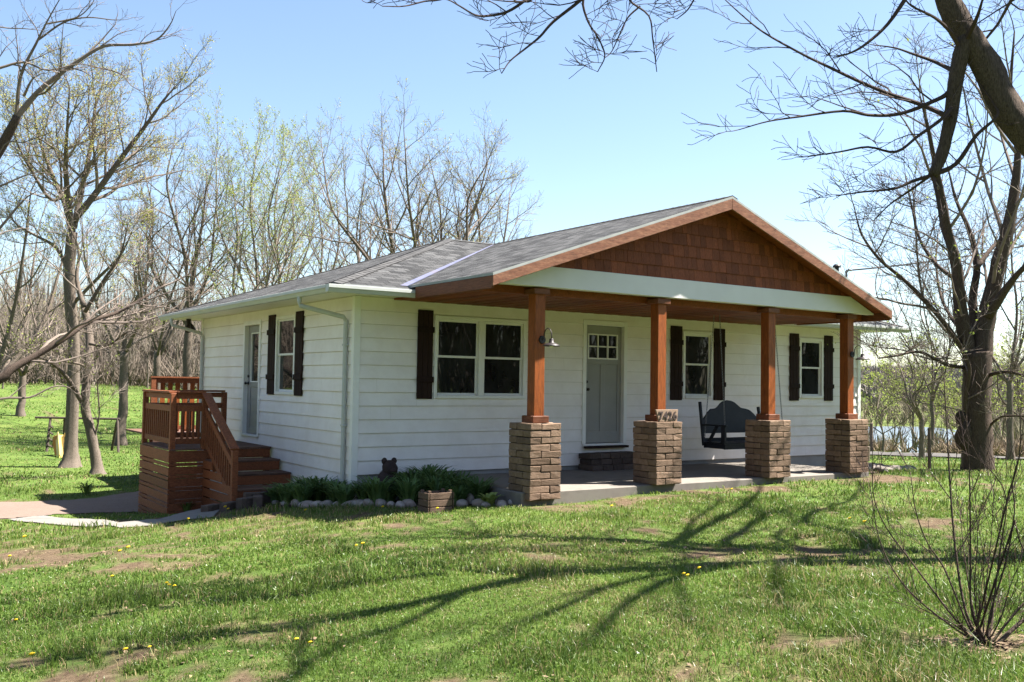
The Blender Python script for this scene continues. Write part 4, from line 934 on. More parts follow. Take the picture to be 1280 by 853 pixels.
# ================================================================== TREES
def catmull(P_, m_=5):
    P_ = np.asarray(P_, float)
    if len(P_) < 3: return np.array([P_[0] + (P_[-1] - P_[0]) * t for t in np.linspace(0, 1, m_ + 1)])
    Q = np.vstack([2 * P_[0] - P_[1], P_, 2 * P_[-1] - P_[-2]]); out = []
    for i in range(1, len(Q) - 2):
        for t in np.linspace(0, 1, m_, endpoint=False):
            a, b, c, d = Q[i - 1], Q[i], Q[i + 1], Q[i + 2]
            out.append(.5 * (2 * b + (c - a) * t + (2 * a - 5 * b + 4 * c - d) * t * t + (3 * b - 3 * c + d - a) * t ** 3))
    out.append(P_[-1]); return np.array(out)
class Tree:
    SIDES = (16, 9, 6, 4, 3, 3)
    def __init__(s, seed, split=2, bud=0.0, budsize=.035, rmin=.0035):
        s.g = np.random.default_rng(seed); s.trunk = MB(); s.crown = MB(); s.split = split; s.bud = bud; s.bs = budsize; s.rmin = rmin; s.buds = []
    def tube(s, pts, rad, lvl):
        m_ = s.trunk if lvl < s.split else s.crown; k = s.SIDES[min(lvl, 5)]; m_.tube(pts, np.maximum(rad, s.rmin), k, 0, lvl < 2)
        if lvl < 2: c = np.repeat(np.asarray(pts, float), k, 0); v_ = m_.v[-1]; v_[:] = c + (v_ - c) * (1 + np.tile(s.g.normal(0, .05, k), len(pts))[:, None] + s.g.normal(0, .045, (len(v_), 1)))
    def limb(s, pts, r0, r1, lvl, maxl, P, n=None, t0=.25):
        """tube along given points and grow side branches on it"""
        pts = np.asarray(pts, float); rad = np.linspace(r0, r1, len(pts)) ; s.tube(pts, rad, lvl)
        s.sprout(pts, rad, lvl, maxl, P, n, t0)
    def sprout(s, pts, rad, lvl, maxl, P, n=None, t0=.25):
        seg = np.linalg.norm(np.diff(pts, axis=0), axis=1); cum = np.r_[0, np.cumsum(seg)]; L = cum[-1]
        if lvl >= maxl:
            if s.bud and s.g.random() < s.bud:
                for _ in range(P.get('nb', 3)):
                    q = pts[0] + (pts[-1] - pts[0]) * s.g.uniform(.3, 1.05) + s.g.normal(0, .03, 3); s.buds.append(q)
            return
        n = P['n'][lvl] if n is None else n
        n = max(1, int(round(n * s.g.uniform(.8, 1.2)))); ph = s.g.uniform(0, 6.28)
        for k in range(n + 1):
            t = t0 + (1 - t0) * (k + s.g.uniform(0, .8)) / n if k < n else 1.0
            t = min(t, 1.0); x = t * L; i = min(np.searchsorted(cum, x, side='right') - 1, len(seg) - 1); fr = (x - cum[i]) / max(seg[i], 1e-6)
            p = pts[i] + (pts[i + 1] - pts[i]) * fr; r = rad[i] + (rad[i + 1] - rad[i]) * fr; d = (pts[i + 1] - pts[i]) / max(seg[i], 1e-6)
            ang = math.radians(s.g.uniform(*P['ang'])) if k < n else math.radians(s.g.uniform(4, 22))
            ph += 2.4 + s.g.uniform(-.5, .5)
            ref = np.array((1., 0, 0)) if abs(d[0]) < .8 else np.array((0, 1., 0)); a = np.cross(d, ref); a /= np.linalg.norm(a); b = np.cross(d, a)
            cd_ = d * math.cos(ang) + (a * math.cos(ph) + b * math.sin(ph)) * math.sin(ang)
            if cd_[2] < P.get('minz', -.25): cd_[2] = abs(cd_[2]) * .4
            cl = L * P['ratio'][lvl] * (1.12 - .62 * t) * s.g.uniform(.65, 1.2); cl = max(cl, P.get('lmin', .2))
            cr = min(r * (.62 if k < n else .9), cl * P.get('slim', .02))
            s.branch(p, cd_, cl, cr, lvl + 1, maxl, P)
    def branch(s, p, d, L, r, lvl, maxl, P):
        n = (8, 7, 6, 5, 4, 3)[min(lvl, 5)]; pts = [np.array(p, float)]; d = np.array(d, float); w_ = P['wob'] * (1 if lvl < 3 else 1.25)
        for i in range(n):
            d = d + s.g.normal(0, w_, 3); d[2] += P['up'] / n; d /= np.linalg.norm(d); pts.append(pts[-1] + d * L / n)
        pts = np.array(pts); rad = r * (1 - .68 * np.linspace(0, 1, n + 1)); s.tube(pts, rad, lvl); s.sprout(pts, rad, lvl, maxl, P, None, .22)
    def finish(s, name, base, label, group=None, mats=('bark', 'twig', 'bud_green'), cat='tree', crown=True):
        t = thing(name, base, label, cat, group); obj('trunk', s.trunk, MAT[mats[0]], t, smooth=True)
        if s.buds:
            B = np.array(s.buds); n = len(B); a = s.g.normal(0, 1, (n, 3)); a /= np.linalg.norm(a, axis=1)[:, None]; b = np.cross(a, s.g.normal(0, 1, (n, 3))); b /= np.linalg.norm(b, axis=1)[:, None] + 1e-9
            z = s.g.uniform(.6, 1.4, (n, 1)) * s.bs
            V = np.stack([B - a * z, B + b * z * .55, B + a * z, B - b * z * .55], 1).reshape(-1, 3)
            s.crown.add(V, np.arange(4 * n).reshape(-1, 4), 1)
        if s.crown.n: obj('crown', s.crown, [MAT[mats[1]], MAT[mats[2]]], t)
        return t
PB = dict(n=(4, 6, 6, 6, 4), ratio=(.6, .5, .48, .45, .5), ang=(28, 58), wob=.10, up=.28, slim=.016, lmin=.25)
def flare(base, r, h):
    """root flare rings for a trunk foot"""
    return None
def yard_tree(name, base, H, spread, r0, seed, label, fork=.3, lead=4, bud=0., mats=('bark', 'twig', 'bud_green'), lean=(0, 0), group=None, P=PB, maxl=4, nb=3, bs=.026, split=2, n1=None):
    T = Tree(seed, split, bud, bs); g = T.g; P = dict(P, nb=nb); base = np.array(base, float)
    top = base + np.array((lean[0], lean[1], fork * H)); k = 7; pts = [base + (top - base) * t + np.r_[g.normal(0, .04 * r0 * 4, 2), 0] * (t > 0) for t in np.linspace(0, 1, k)]
    pts[0] = base - np.array((0, 0, .15)); rad = r0 * np.array([1.55, 1.12, 1.0, .95, .92, .9, .88]); T.tube(catmull(pts, 3), np.interp(np.linspace(0, 1, 19), np.linspace(0, 1, 7), rad), 0)
    ph = g.uniform(0, 6.28)
    for i in range(lead):
        a = ph + i * 2 * math.pi / lead + g.uniform(-.5, .5); hh = (H * (1 - fork)) * g.uniform(.72, 1.0) * (1.0 if i else 1.03); sp = spread * g.uniform(.45, 1.0) * (1 if i else .3)
        e = top + np.array((math.cos(a) * sp, math.sin(a) * sp, hh)); m1 = top + (e - top) * .35 + np.array((math.cos(a), math.sin(a), 0)) * sp * .22 + np.r_[g.normal(0, .25, 2), 0]; m2 = top + (e - top) * .7 + np.array((math.cos(a), math.sin(a), 0)) * sp * .12 + g.normal(0, .25, 3)
        s_ = pts[-2] + (top - pts[-2]) * g.uniform(.2, 1); lr = r0 * (.52 if i else .62) * (3.2 / max(lead, 3)) ** .5 
        T.limb(catmull([s_, m1, m2, e], 4), lr, .018, 1, maxl, P, n1, .12)
    return T.finish(name, base, label, group, mats)
def col_pt(px, dist_):
    """ground point in photo column px at horizontal distance dist_"""
    d = ray((px, 470)); h = d[:2] / np.linalg.norm(d[:2]); x, y = CAM[:2] + h * dist_; return np.array((x, y, g1(x, y)))
def height_for(py, px, dist_, zb): d = ray((px, py)); return CAM[2] + d[2] / np.linalg.norm(d[:2]) * dist_ - zb
def auto(name, px, dist_, top, spread_px, r0, seed, label, **kw):
    b = col_pt(px, dist_); H = height_for(top, px, dist_, b[2]) * .84; return yard_tree(name, b, H, spread_px * 1.2 / FPX * dist_, r0, seed, label, **kw)
def gpts(pxs, d0, d1, jit=0, m_=4, seed=0):
    n = len(pxs); return catmull([PD(q, d0 + (d1 - d0) * k / max(1, n - 1)) for k, q in enumerate(pxs)], m_)

# --- the big tree off to the right: its leaning limb and hanging branches enter at the top, its shadow lies on the lawn
LV = lambda x, y, h: np.array((x + .57 * h, y - .245 * h, -.22 + h))
T = Tree(41, 2, 0, rmin=.003); PO = dict(n=(4, 6, 7, 6, 4), ratio=(.5, .5, .36, .5, .5), ang=(25, 60), wob=.15, up=.05, slim=.017, minz=-.42, lmin=.2)
base = np.array((5.75, -9.9, g1(5.75, -9.9)))
mn = catmull([base - (0, 0, .2), (5.35, -9.6, .9), (4.55, -9.0, 2.4), PD((1280, 165), 11), PD((1232, 82), 11), PD((1186, 5), 11), LV(-.75, -6.28, 5.9), LV(-1.2, -6.2, 6.4)], 5)
T.tube(mn, np.interp(np.arange(len(mn)), [0, 4, 15, 25, 30, 35], [.40, .27, .148, .115, .095, .07]), 0)
for pts, r0, n in (([LV(-.75, -6.28, 5.9), LV(-1.3, -6.1, 6.5), LV(-1.77, -5.46, 7), LV(-2.55, -4.84, 7.5), LV(-4, -4.33, 8.2), LV(-5, -3.65, 9)], 0.101, 9),
                   ([LV(-.75, -6.28, 5.9), LV(-1.3, -6.38, 6.3), LV(-1.85, -6.5, 6.6), LV(-2.65, -6.61, 7), LV(-3.32, -6.64, 7.4), LV(-4.16, -6.44, 8), LV(-5.3, -6.46, 8.8), LV(-7, -6.6, 9.5)], 0.115, 10),
                   ([(6.0, -8.9, 6.0), LV(.9, -6.9, 8.0), LV(-.5, -6.85, 8.6), LV(-1.69, -7.38, 8.8), LV(-2.47, -7.77, 9)], 0.095, 6),
                   ([LV(.9, -6.9, 8.0), LV(0, -6.95, 8.3), LV(-.85, -7.3, 8.5), LV(-1.76, -7.93, 8.8), LV(-2.15, -8.25, 9)], 0.088, 5),
                   ([(6.0, -8.8, 6.5), LV(.9, -5.9, 8.0), LV(1.36, -5.5, 8.5), LV(3.2, -4.5, 8.7), LV(4.88, -3.35, 8.9), LV(6.72, -1.82, 9.0)], 0.115, 8),
                   ([(6.0, -8.9, 5.6), LV(1.43, -6.19, 8.4), LV(2.2, -5.57, 8.5), LV(3.48, -4.84, 8.7), LV(4.9, -4.6, 9.0)], 0.101, 7),
                   ([(6.3, -8.7, 6.6), LV(2.9, -6.4, 8.2), LV(3.19, -5.62, 8.4), LV(3.96, -5.09, 8.7), LV(5.78, -4.34, 8.9), LV(7.75, -3.03, 9.2)], 0.101, 7),
                   ([(6.1, -8.8, 6.9), LV(.99, -5.54, 8.3), LV(.3, -4.9, 8.6), LV(-.2, -4.2, 8.8), LV(.18, -2.95, 9.2)], 0.088, 7),
                   ([(6.1, -8.8, 6.9), LV(.6, -5.0, 8.6), LV(-.6, -4.0, 8.8), LV(-1.2, -3.6, 9.0)], 0.068, 6),
                   ([(4.9, -9.3, 1.9), (5.6, -9.05, 4.0), (6.0, -8.9, 6.0), (6.4, -8.5, 8.5)], .14, 6),
                   ([(6.1, -8.8, 6.6), LV(2.27, -7.24, 8.0), LV(1.39, -6.23, 8.3), LV(.73, -5.47, 8.6)], 0.081, 6)):
    T.limb(catmull(pts, 5), r0, .016, 1, 4, PO, n, .15)
# dark hanging branch and its side branches
T.limb(gpts([(1207, 46), (1196, 92), (1187, 150), (1178, 190), (1166, 220)], 10.95, 10.6), .085, .050, 1, 1, PO)
for pxs, d0, d1, r0, n in (([(1188, 148), (1170, 139), (1146, 129), (1110, 117), (1074, 102), (1036, 84), (1003, 68), (955, 41), (925, 17), (896, -10)], 10.7, 11.8, .027, 9),
                           ([(1194, 106), (1182, 119), (1166, 127), (1140, 138), (1115, 144), (1085, 144), (1054, 139), (1000, 146), (960, 152), (925, 162)], 10.9, 10.0, .028, 9),
                           ([(1197, 92), (1182, 84), (1165, 76), (1142, 68), (1118, 60), (1088, 56)], 10.8, 11.5, .024, 5), ([(1135, -6), (1110, 30), (1084, 54), (1064, 66), (1042, 72)], 10.2, 9.6, .022, 5),
                           ([(1166, 219), (1140, 227), (1118, 236), (1080, 240), (1045, 245)], 10.6, 10.2, .022, 6), ([(1160, 222), (1135, 240), (1112, 256), (1092, 276)], 10.6, 11, .016, 5),
                           ([(1166, 219), (1172, 250), (1178, 290), (1190, 320)], 10.6, 10.3, .02, 4), ([(1166, 219), (1195, 205), (1220, 170), (1246, 146), (1243, 132), (1222, 102)], 10.6, 10.9, .028, 4),
                           ([(1189, 136), (1176, 150), (1148, 170), (1120, 190), (1085, 184), (1050, 190), (1010, 196)], 10.7, 9.8, .022, 7), ([(1208, 50), (1222, 20), (1232, -15)], 10.9, 10.6, .03, 2), ([(1200, 60), (1188, 40), (1168, 22), (1140, 8), (1128, -5)], 10.9, 10.5, .024, 4)):
    T.limb(gpts(pxs, d0, d1), r0, .005, 2, 4, dict(PO, slim=.011), n, .12)
# twigs hanging in at the top centre
for pxs, d0, d1, r0, n in (([(700, -60), (675, -18), (657, 0), (634, 15), (610, 20), (594, 19), (575, 8), (560, 0), (540, -4)], 9.2, 8.4, .017, 6), ([(615, -40), (560, -4), (530, 2), (505, 8), (478, 8)], 9, 8.4, .010, 5),
                           ([(770, -60), (745, -22), (726, 0), (692, 27), (675, 46), (658, 60), (638, 76), (627, 92)], 9.4, 8.6, .020, 7), ([(745, -22), (729, 0), (735, 27), (748, 48), (756, 70), (747, 90)], 9.4, 8.9, .014, 5),
                           ([(820, -60), (800, -16), (787, 0), (811, 20), (816, 50), (821, 90)], 9.6, 9.0, .014, 5), ([(800, 8), (785, 22), (775, 42), (765, 64), (757, 72)], 9.5, 9.2, .009, 4), ([(700, -40), (668, -2), (640, 2), (615, 0)], 9, 8.7, .012, 4), ([(900, -50), (872, -8), (860, 12), (846, 24)], 9.6, 9.2, .012, 4)):
    T.limb(gpts(pxs, d0, d1), r0, .004, 2, 4, dict(PO, slim=.011), n, .2)
T.limb(catmull([(2.3, -7.6, 7.0), PD((900, -140), 9.8), PD((770, -60), 9.4), PD((700, -60), 9.2), PD((615, -40), 9.0)], 5), .07, .02, 1, 2, PO, 3, .2)
T.finish('leaning_tree', base, 'big dark tree whose leaning limb and bare branches hang in at the upper right', None, ('bark_dark', 'twig_dark', 'bud_green'))

# --- tree just off the left edge, its limbs reach in
T = Tree(52, 2, 0, rmin=.003); PL = dict(PO, up=.18, minz=-.35)
b = TH((-110, 610)); b[2] = g1(b[0], b[1]); dl = np.linalg.norm(b - CAM)
tr = catmull([b - (0, 0, .2), PD((-105, 520), dl), PD((-90, 380), dl), PD((-50, 270), dl - .3), PD((0, 186), dl - .6), PD((22, 145), dl - .8)], 5)
T.tube(tr, np.interp(np.arange(len(tr)), [0, 4, 10, 20, 25], [.34, .24, .18, .105, .08]), 0); d1 = dl - .8
for pxs, r0, n in (([(22, 145), (45, 118), (65, 100), (100, 75), (130, 58), (165, 56), (195, 50), (212, 32), (220, 14)], .062, 10), ([(20, 148), (26, 95), (45, 55), (60, 25), (80, -10)], .045, 8), ([(-40, 95), (0, 85), (30, 78), (60, 88), (100, 80), (125, 88)], .035, 7), ([(30, 120), (40, 100), (52, 92)], .03, 3),
                   ([(48, 50), (80, 28), (110, 22), (140, 25), (155, 25)], .022, 6), ([(58, 30), (80, 26), (100, 20), (115, 5), (120, -8)], .02, 5), ([(110, 82), (150, 92), (165, 108), (190, 120)], .018, 6), ([(-20, 240), (5, 182), (30, 178), (65, 165)], .02, 5), ([(-30, 245), (0, 233), (25, 222), (45, 216), (70, 218)], .028, 6), ([(-60, 20), (0, 34), (30, 36), (50, 38)], .018, 6)):
    T.limb(gpts(pxs, d1, d1 - .7), r0, .006, 2, 4, PL, n, .1)
T.limb(catmull([PD((-100, 470), dl), PD((-50, 490), dl - .3), PD((0, 474), dl - .5), PD((14, 462), dl - .5), PD((44, 445), dl - .4), PD((82, 422), dl - .3), PD((112, 402), dl), PD((146, 391), dl + .3), PD((177, 374), dl + .5), PD((205, 357), dl + .8)], 4), .125, .02, 1, 4, PL, 9, .35)
T.limb(gpts([(-60, 520), (0, 499), (37, 497), (65, 484), (84, 484), (95, 492)], dl - .6, dl - .4), .03, .008, 2, 4, PL, 5, .3)
T.limb(gpts([(-95, 330), (-40, 330), (0, 285), (30, 250), (45, 240)], dl, dl - .3), .05, .008, 2, 4, PL, 6, .3)
T.finish('overhanging_tree', b, 'dark bare tree at the left edge with limbs reaching in over the yard', None, ('bark_dark', 'twig', 'bud_green'))

# --- the two yard trees left of the deck
b = TH((87, 584)); b[2] = g1(b[0], b[1]); d0 = np.linalg.norm(b - CAM); T = Tree(61, 2, .6, .024); PT = dict(PB, nb=4, n=(4, 7, 8, 7, 4))
rr = d0 / FPX
tr = catmull([b - (0, 0, .2), PD((88, 575), d0), PD((89, 545), d0), PD((92, 432), d0), PD((86, 347), d0), PD((90, 290), d0)], 4); T.tube(tr, np.interp(np.arange(len(tr)), [0, 4, 8, 12, 20], [17 * rr, 9.5 * rr, 7.2 * rr, 6.5 * rr, 6 * rr]), 0)
for pxs, dd, r0, n in (([(90, 292), (82, 258), (66, 221), (48, 170), (40, 120)], 1.5, 4 * rr, 13), ([(90, 290), (84, 240), (82, 200), (84, 160), (87, 110)], -2, 4 * rr, 13), ([(92, 285), (102, 238), (116, 170), (119, 136), (130, 100)], 2, 3.6 * rr, 13), ([(92, 275), (112, 252), (150, 200), (180, 160), (205, 125), (220, 108)], -.5, 4.2 * rr, 15), ([(86, 340), (70, 310), (45, 295), (20, 280), (10, 262)], 1.2, 2.2 * rr, 7), ([(91, 380), (120, 350), (150, 320), (165, 290)], -1.5, 2.2 * rr, 7), ([(112, 252), (140, 240), (165, 215), (185, 195)], 1.5, 2 * rr, 7), ([(84, 240), (64, 250), (40, 215), (22, 180), (14, 150)], -1, 2.4 * rr, 8)):
    T.limb(gpts(pxs, d0, d0 + dd), r0, .016, 1, 4, PT, n, .12)
T.finish('yard_tree', b, 'tallest forked yard tree with straight trunk and yellowish spring buds, left of the deck', None, ('bark', 'twig', 'bud_yellow'))
b = TH((122, 593)); b[2] = g1(b[0], b[1]); d0 = np.linalg.norm(b - CAM); T = Tree(62, 2, .12, .026); rr = d0 / FPX
tr = catmull([b - (0, 0, .2), PD((121, 584), d0), PD((117, 560), d0), PD((112, 534), d0), PD((106, 507), d0), PD((109, 466), d0), PD((112, 425), d0 + .3), PD((105, 384), d0 + .5)], 4); T.tube(tr, np.interp(np.arange(len(tr)), [0, 4, 8, 16, 28], [13 * rr, 6.5 * rr, 5.4 * rr, 5 * rr, 4 * rr]), 0)
for pxs, dd, r0, n in (([(103, 504), (82, 470), (61, 452), (40, 445)], -1.2, 3 * rr, 7), ([(105, 384), (96, 350), (98, 310), (80, 270)], .6, 3 * rr, 9), ([(106, 390), (130, 350), (150, 320), (160, 280)], -1, 2.6 * rr, 9), ([(112, 430), (135, 432), (160, 415), (178, 420)], -1.0, 1.8 * rr, 7), ([(116, 555), (124, 520), (122, 480), (128, 470)], -.4, 1.2 * rr, 5), ([(109, 460), (98, 455), (80, 452), (62, 450)], -1, 1.6 * rr, 6)):
    T.limb(gpts(pxs, d0, d0 + dd), r0, .012, 1, 4, PB, n, .15)
T.finish('yard_tree', b, 'slender slanting yard tree in front, nearest the gravel drive', None, ('bark', 'twig_pale', 'bud_green'))

PW = dict(PB, n=(4, 6, 7, 6, 4))
b3 = TH((154, 557)); dd3 = np.linalg.norm((b3 - CAM)[:2])
auto('yard_tree', 154, dd3, 225, 85, .17, 63, 'dark trunked yard tree closest to the deck on its left, twiggy brown crown', fork=.42, lead=4, bud=.1, n1=8)
auto('small_yard_tree', 28, np.linalg.norm((TH((28, 520)) - CAM)[:2]), 300, 80, .16, 64, 'thin trunked bare tree farther up the grass slope, at the left', fork=.3, lead=4, bud=.1)
auto('tall_bare_tree', 234, 42, 108, 55, .17, 65, 'tall narrow bare tree rising behind the rear eave above the deck', fork=.42, lead=4, P=PW, n1=12)
auto('budding_tree', 310, 40, 112, 48, .15, 66, 'upright tree with yellow-green buds behind the left part of the roof', fork=.3, lead=5, bud=.8, mats=('bark_pale', 'twig_pale', 'bud_green'), nb=6, bs=.027, P=PW, n1=12)
auto('budding_tree', 356, 47, 150, 52, .15, 67, 'shorter yellow-green budding tree, second of the two behind the roof slope', fork=.3, lead=4, bud=.8, mats=('bark_pale', 'twig_pale', 'bud_green'), nb=6, bs=.027, P=PW, n1=12)
auto('spreading_tree', 432, 42, 158, 55, .17, 68, 'brownish bare tree behind the roof between budding trees and the large crown', fork=.36, lead=5, bud=.15, P=PW, n1=11)
auto('spreading_tree', 517, 36, 106, 135, .22, 69, 'largest broad bare crown rising above the roof left of the valley', fork=.42, lead=6, bud=.32, mats=('bark', 'twig', 'bud_yellow'), P=PW, n1=12)
auto('spreading_tree', 586, 40, 142, 88, .17, 70, 'bare tree with few buds nearest the porch gable, behind the roof', fork=.40, lead=5, bud=.32, mats=('bark', 'twig', 'bud_yellow'), P=PW, n1=11)
auto('budding_tree', -14, 33, 150, 90, .18, 71, 'yellowish budding tree cut off by the left edge behind the dark limbs', fork=.25, lead=5, bud=.45, mats=('bark', 'twig', 'bud_yellow'), nb=4, P=PW)
auto('tall_bare_tree', 196, 46, 190, 70, .16, 72, 'greyish bare tree between the dark yard trunk and the tall narrow tree', fork=.35, lead=5, bud=.25, mats=('bark', 'twig', 'bud_yellow'), P=PW)

# --- right side
b = TH((1222, 588)); b[2] = g1(b[0], b[1]); d0 = np.linalg.norm(b - CAM); rr = d0 / FPX; T = Tree(81, 2, .03, .03, rmin=.0035); PR = dict(PB, up=.16, slim=.014)
tr = catmull([b - (0, 0, .2), PD((1222, 580), d0), PD((1222, 550), d0), PD((1221, 500), d0), PD((1222, 455), d0), PD((1221, 440), d0)], 4); T.tube(tr, np.interp(np.arange(len(tr)), [0, 4, 8, 12, 20], [19 * rr, 16.5 * rr, 15 * rr, 14.5 * rr, 15 * rr]), 0)
bl = MB(); blob(T.trunk, PD((1206, 545), d0 - .25), (.13, .15, .26), 5, 2, .25); blob(T.trunk, PD((1203, 522), d0 - .2), (.10, .11, .17), 6, 2, .25)
for pxs, dd, r0, n in (([(1216, 455), (1203, 400), (1196, 335), (1185, 290), (1178, 250), (1170, 210), (1160, 160), (1150, 120)], -1.0, 8.2 * rr, 10), ([(1226, 455), (1232, 400), (1246, 340), (1259, 288), (1266, 250), (1272, 190), (1263, 120), (1268, 40)], .8, 11 * rr, 10), ([(1220, 440), (1216, 375), (1221, 332), (1212, 290), (1195, 250), (1185, 210)], 1.6, 5.5 * rr, 8), ([(1235, 395), (1258, 360), (1282, 332), (1320, 300)], -.8, 6 * rr, 6),
                   ([(1212, 450), (1185, 410), (1160, 380), (1130, 350), (1100, 325), (1078, 295), (1070, 270)], -2.0, 3.4 * rr, 10), ([(1195, 350), (1170, 330), (1150, 300), (1140, 260), (1132, 220)], 1.5, 2.6 * rr, 8), ([(1208, 460), (1180, 455), (1150, 440), (1120, 445), (1098, 448)], -2.5, 2.2 * rr, 8), ([(1221, 335), (1240, 310), (1262, 290), (1290, 260)], 2, 3 * rr, 7), ([(1211, 548), (1207, 500), (1212, 460), (1200, 430), (1186, 412)], -1.0, 3 * rr, 5), ([(1232, 470), (1255, 465), (1280, 470), (1310, 490)], -1.5, 2.4 * rr, 6), ([(1234, 535), (1250, 522), (1266, 520), (1290, 521)], -1.0, 1.5 * rr, 4), ([(1206, 420), (1188, 395), (1176, 370), (1170, 330), (1172, 300)], 2.5, 2.4 * rr, 8)):
    T.limb(gpts(pxs, d0, d0 + dd), r0, .014, 1, 4, PR, n, .14)
T.finish('forked_tree', b, 'large thick forked bare tree with a knotty trunk right of the porch', None, ('bark_dark', 'twig', 'bud_green'))
def at_px(px_, py_): p = TH((px_, py_)); return np.linalg.norm((p - CAM)[:2])
auto('sapling_tree', 1141, at_px(1141, 566), 420, 30, .075, 82, 'slim dark tree with green leaf tint by the far road, left of its twin', fork=.42, lead=4, bud=.5, mats=('bark_dark', 'twig_dark', 'bud_green'), bs=.03, nb=2, maxl=4, n1=5)
auto('sapling_tree', 1152, at_px(1152, 574), 400, 34, .07, 83, 'slim tree in the grass this side of the far road, nearest the big forked trunk', fork=.35, lead=4, bud=.4, mats=('bark', 'twig', 'bud_green'), bs=.03, nb=2, n1=5)
auto('sapling_tree', 1120, at_px(1120, 565) + 3, 505, 16, .05, 84, 'small thin reddish-brown sapling before the pond', fork=.3, lead=4, bud=.1, mats=('bark_dark', 'twig_dark', 'bud_green'), n1=4, maxl=3)
auto('spreading_tree', 1262, 34, 170, 90, .10, 85, 'bare tree behind the right fork of the big forked tree', fork=.3, lead=5, bud=.1, mats=('bark', 'twig_dark', 'bud_green'), P=PW)
auto('spreading_tree', 1300, 44, 380, 70, .10, 86, 'greenish budding tree at the right edge beyond the road', fork=.25, lead=5, bud=.4, nb=3, bs=.04, P=PW)
auto('spreading_tree', 1165, 46, 250, 60, .09, 87, 'slender bare tree behind the left fork of the big forked tree', fork=.3, lead=5, bud=.05, mats=('bark', 'twig_dark', 'bud_green'), P=PW)
auto('sapling_tree', 1104, 52, 440, 45, .06, 88, 'pale green budding tree in front of the pond beside the last pillar', fork=.25, lead=5, bud=.5, nb=3, bs=.045, P=PW)
auto('sapling_tree', 1195, 58, 455, 45, .06, 89, 'pale green bushy tree beyond the road, seen past the knotty trunk', fork=.2, lead=5, bud=.5, nb=3, bs=.045, P=PW)
auto('sapling_tree', 1252, 55, 430, 50, .06, 90, 'pale green budding tree right of the big forked trunk beyond the road', fork=.2, lead=5, bud=.5, nb=3, bs=.045, P=PW)

# --- the wood behind: copies of three bare trees that nothing tells apart
def copy_tree(o):
    c = o.copy(); COL.objects.link(c)
    for ch in o.children: d = ch.copy(); COL.objects.link(d); d.parent = c
    return c
protos = [yard_tree('wood_tree', (0, 0, 0), 12.0, s_, .085, 400 + k, 'bare grey-brown tree standing in the wood beyond the grass slope', fork=f, lead=6, bud=b_, mats=('bark', 'twig_pale', 'bud_yellow'), group='bare trees in the wood behind the yard', P=dict(PB, n=(4, 5, 6, 5, 4)), n1=7) for k, (s_, f, b_) in enumerate(((3.2, .25, .12), (4.0, .2, .0), (2.6, .3, .25)))]
g = np.random.default_rng(77); spots = [(px_, d_) for px_ in np.arange(-60, 345, 34) for d_ in (72, 90)]
for k, (px_, d_) in enumerate(spots):
    p = col_pt(px_ + g.uniform(-12, 12), d_ + g.uniform(-8, 8)); o = protos[k] if k < 3 else copy_tree(protos[k % 3])
    o.location = tuple(p - (0, 0, .05)); o.rotation_euler = (0, 0, g.uniform(0, 6.28)); s_ = g.uniform(.52, .82); o.scale = (s_, s_, s_ * g.uniform(.9, 1.15))
# unseen trees put behind the camera to lower the ambient, mirrored in the panes
for k, (x, y, s_) in enumerate([(-12, -26, 1.1), (-3, -30, 1.2), (4, -27, 1.0), (11, -24, 1.15), (-20, -20, 1.1), (-24, -9, 1.2), (-16, -34, 1.3), (0, -40, 1.3), (12, -36, 1.3), (-28, 2, 1.2), (20, -31, .8), (29, -41, 1.0), (36, -29, .9), (17, -46, 1.0), (44, -21, .9), (25, -54, 1.1)]):
    o = copy_tree(protos[k % 3]); o.location = (x, y, g1(x, y) - .05); o.rotation_euler = (0, 0, k * 1.7); o.scale = (s_,) * 3
    o['label'] = 'unseen bare tree added behind the viewpoint to cut skylight, reflected in window panes'; o['group'] = 'unseen bare trees added behind the viewpoint'

# --- far woods, brush along the pond and thicket at the end of the grass
def spikes(n, xy, h, fan, wd, k, g, lean=.35):
    """fans of tapering twigs: n plants, k twigs each"""
    X = xy; Z = gz(X[:, 0], X[:, 1]); n = len(X); hh = h * g.uniform(.55, 1.25, n)
    B = np.repeat(np.c_[X, Z], k, 0); H = np.repeat(hh, k) * g.uniform(.5, 1.05, n * k); a = g.uniform(0, 6.28, n * k); s_ = np.repeat(fan * g.uniform(.6, 1.3, n), k) * g.uniform(.05, 1, n * k)
    low = np.repeat(hh, k) * g.uniform(0, lean, n * k); B[:, 2] += low; tip = B + np.c_[np.cos(a) * s_, np.sin(a) * s_, H - low]; t = np.c_[-np.sin(a), np.cos(a), np.zeros(n * k)]; c = g.uniform(0, 6.28, n * k); t = np.c_[np.cos(c), np.sin(c), np.zeros(n * k)]
    w_ = (wd * g.uniform(.6, 1.5, n * k))[:, None]; V = np.stack([B - t * w_, B + t * w_, tip], 1).reshape(-1, 3); mb = MB(); mb.add(V, np.arange(3 * n * k).reshape(-1, 3)); return mb
def scatter(n, f, g):
    out = []
    while len(out) < n: p = f(g); out += [p] if p is not None else []
    return np.array(out)
def fan_region(px0, px1, d0, d1):
    def f(g):
        px_ = g.uniform(px0, px1); d_ = math.sqrt(g.uniform(d0 * d0, d1 * d1)); d = ray((px_, 470)); h = d[:2] / np.linalg.norm(d[:2]); return CAM[:2] + h * d_
    return f
g = np.random.default_rng(91)
tag(obj('far_woods', spikes(0, scatter(3800, fan_region(1000, 1500, 175, 480), g), 5.6, 2.6, .2, 18, g, .5), MAT['farwood']), 'brown-grey bare woods covering the far hill beyond the pond', 'woods', kind='stuff')
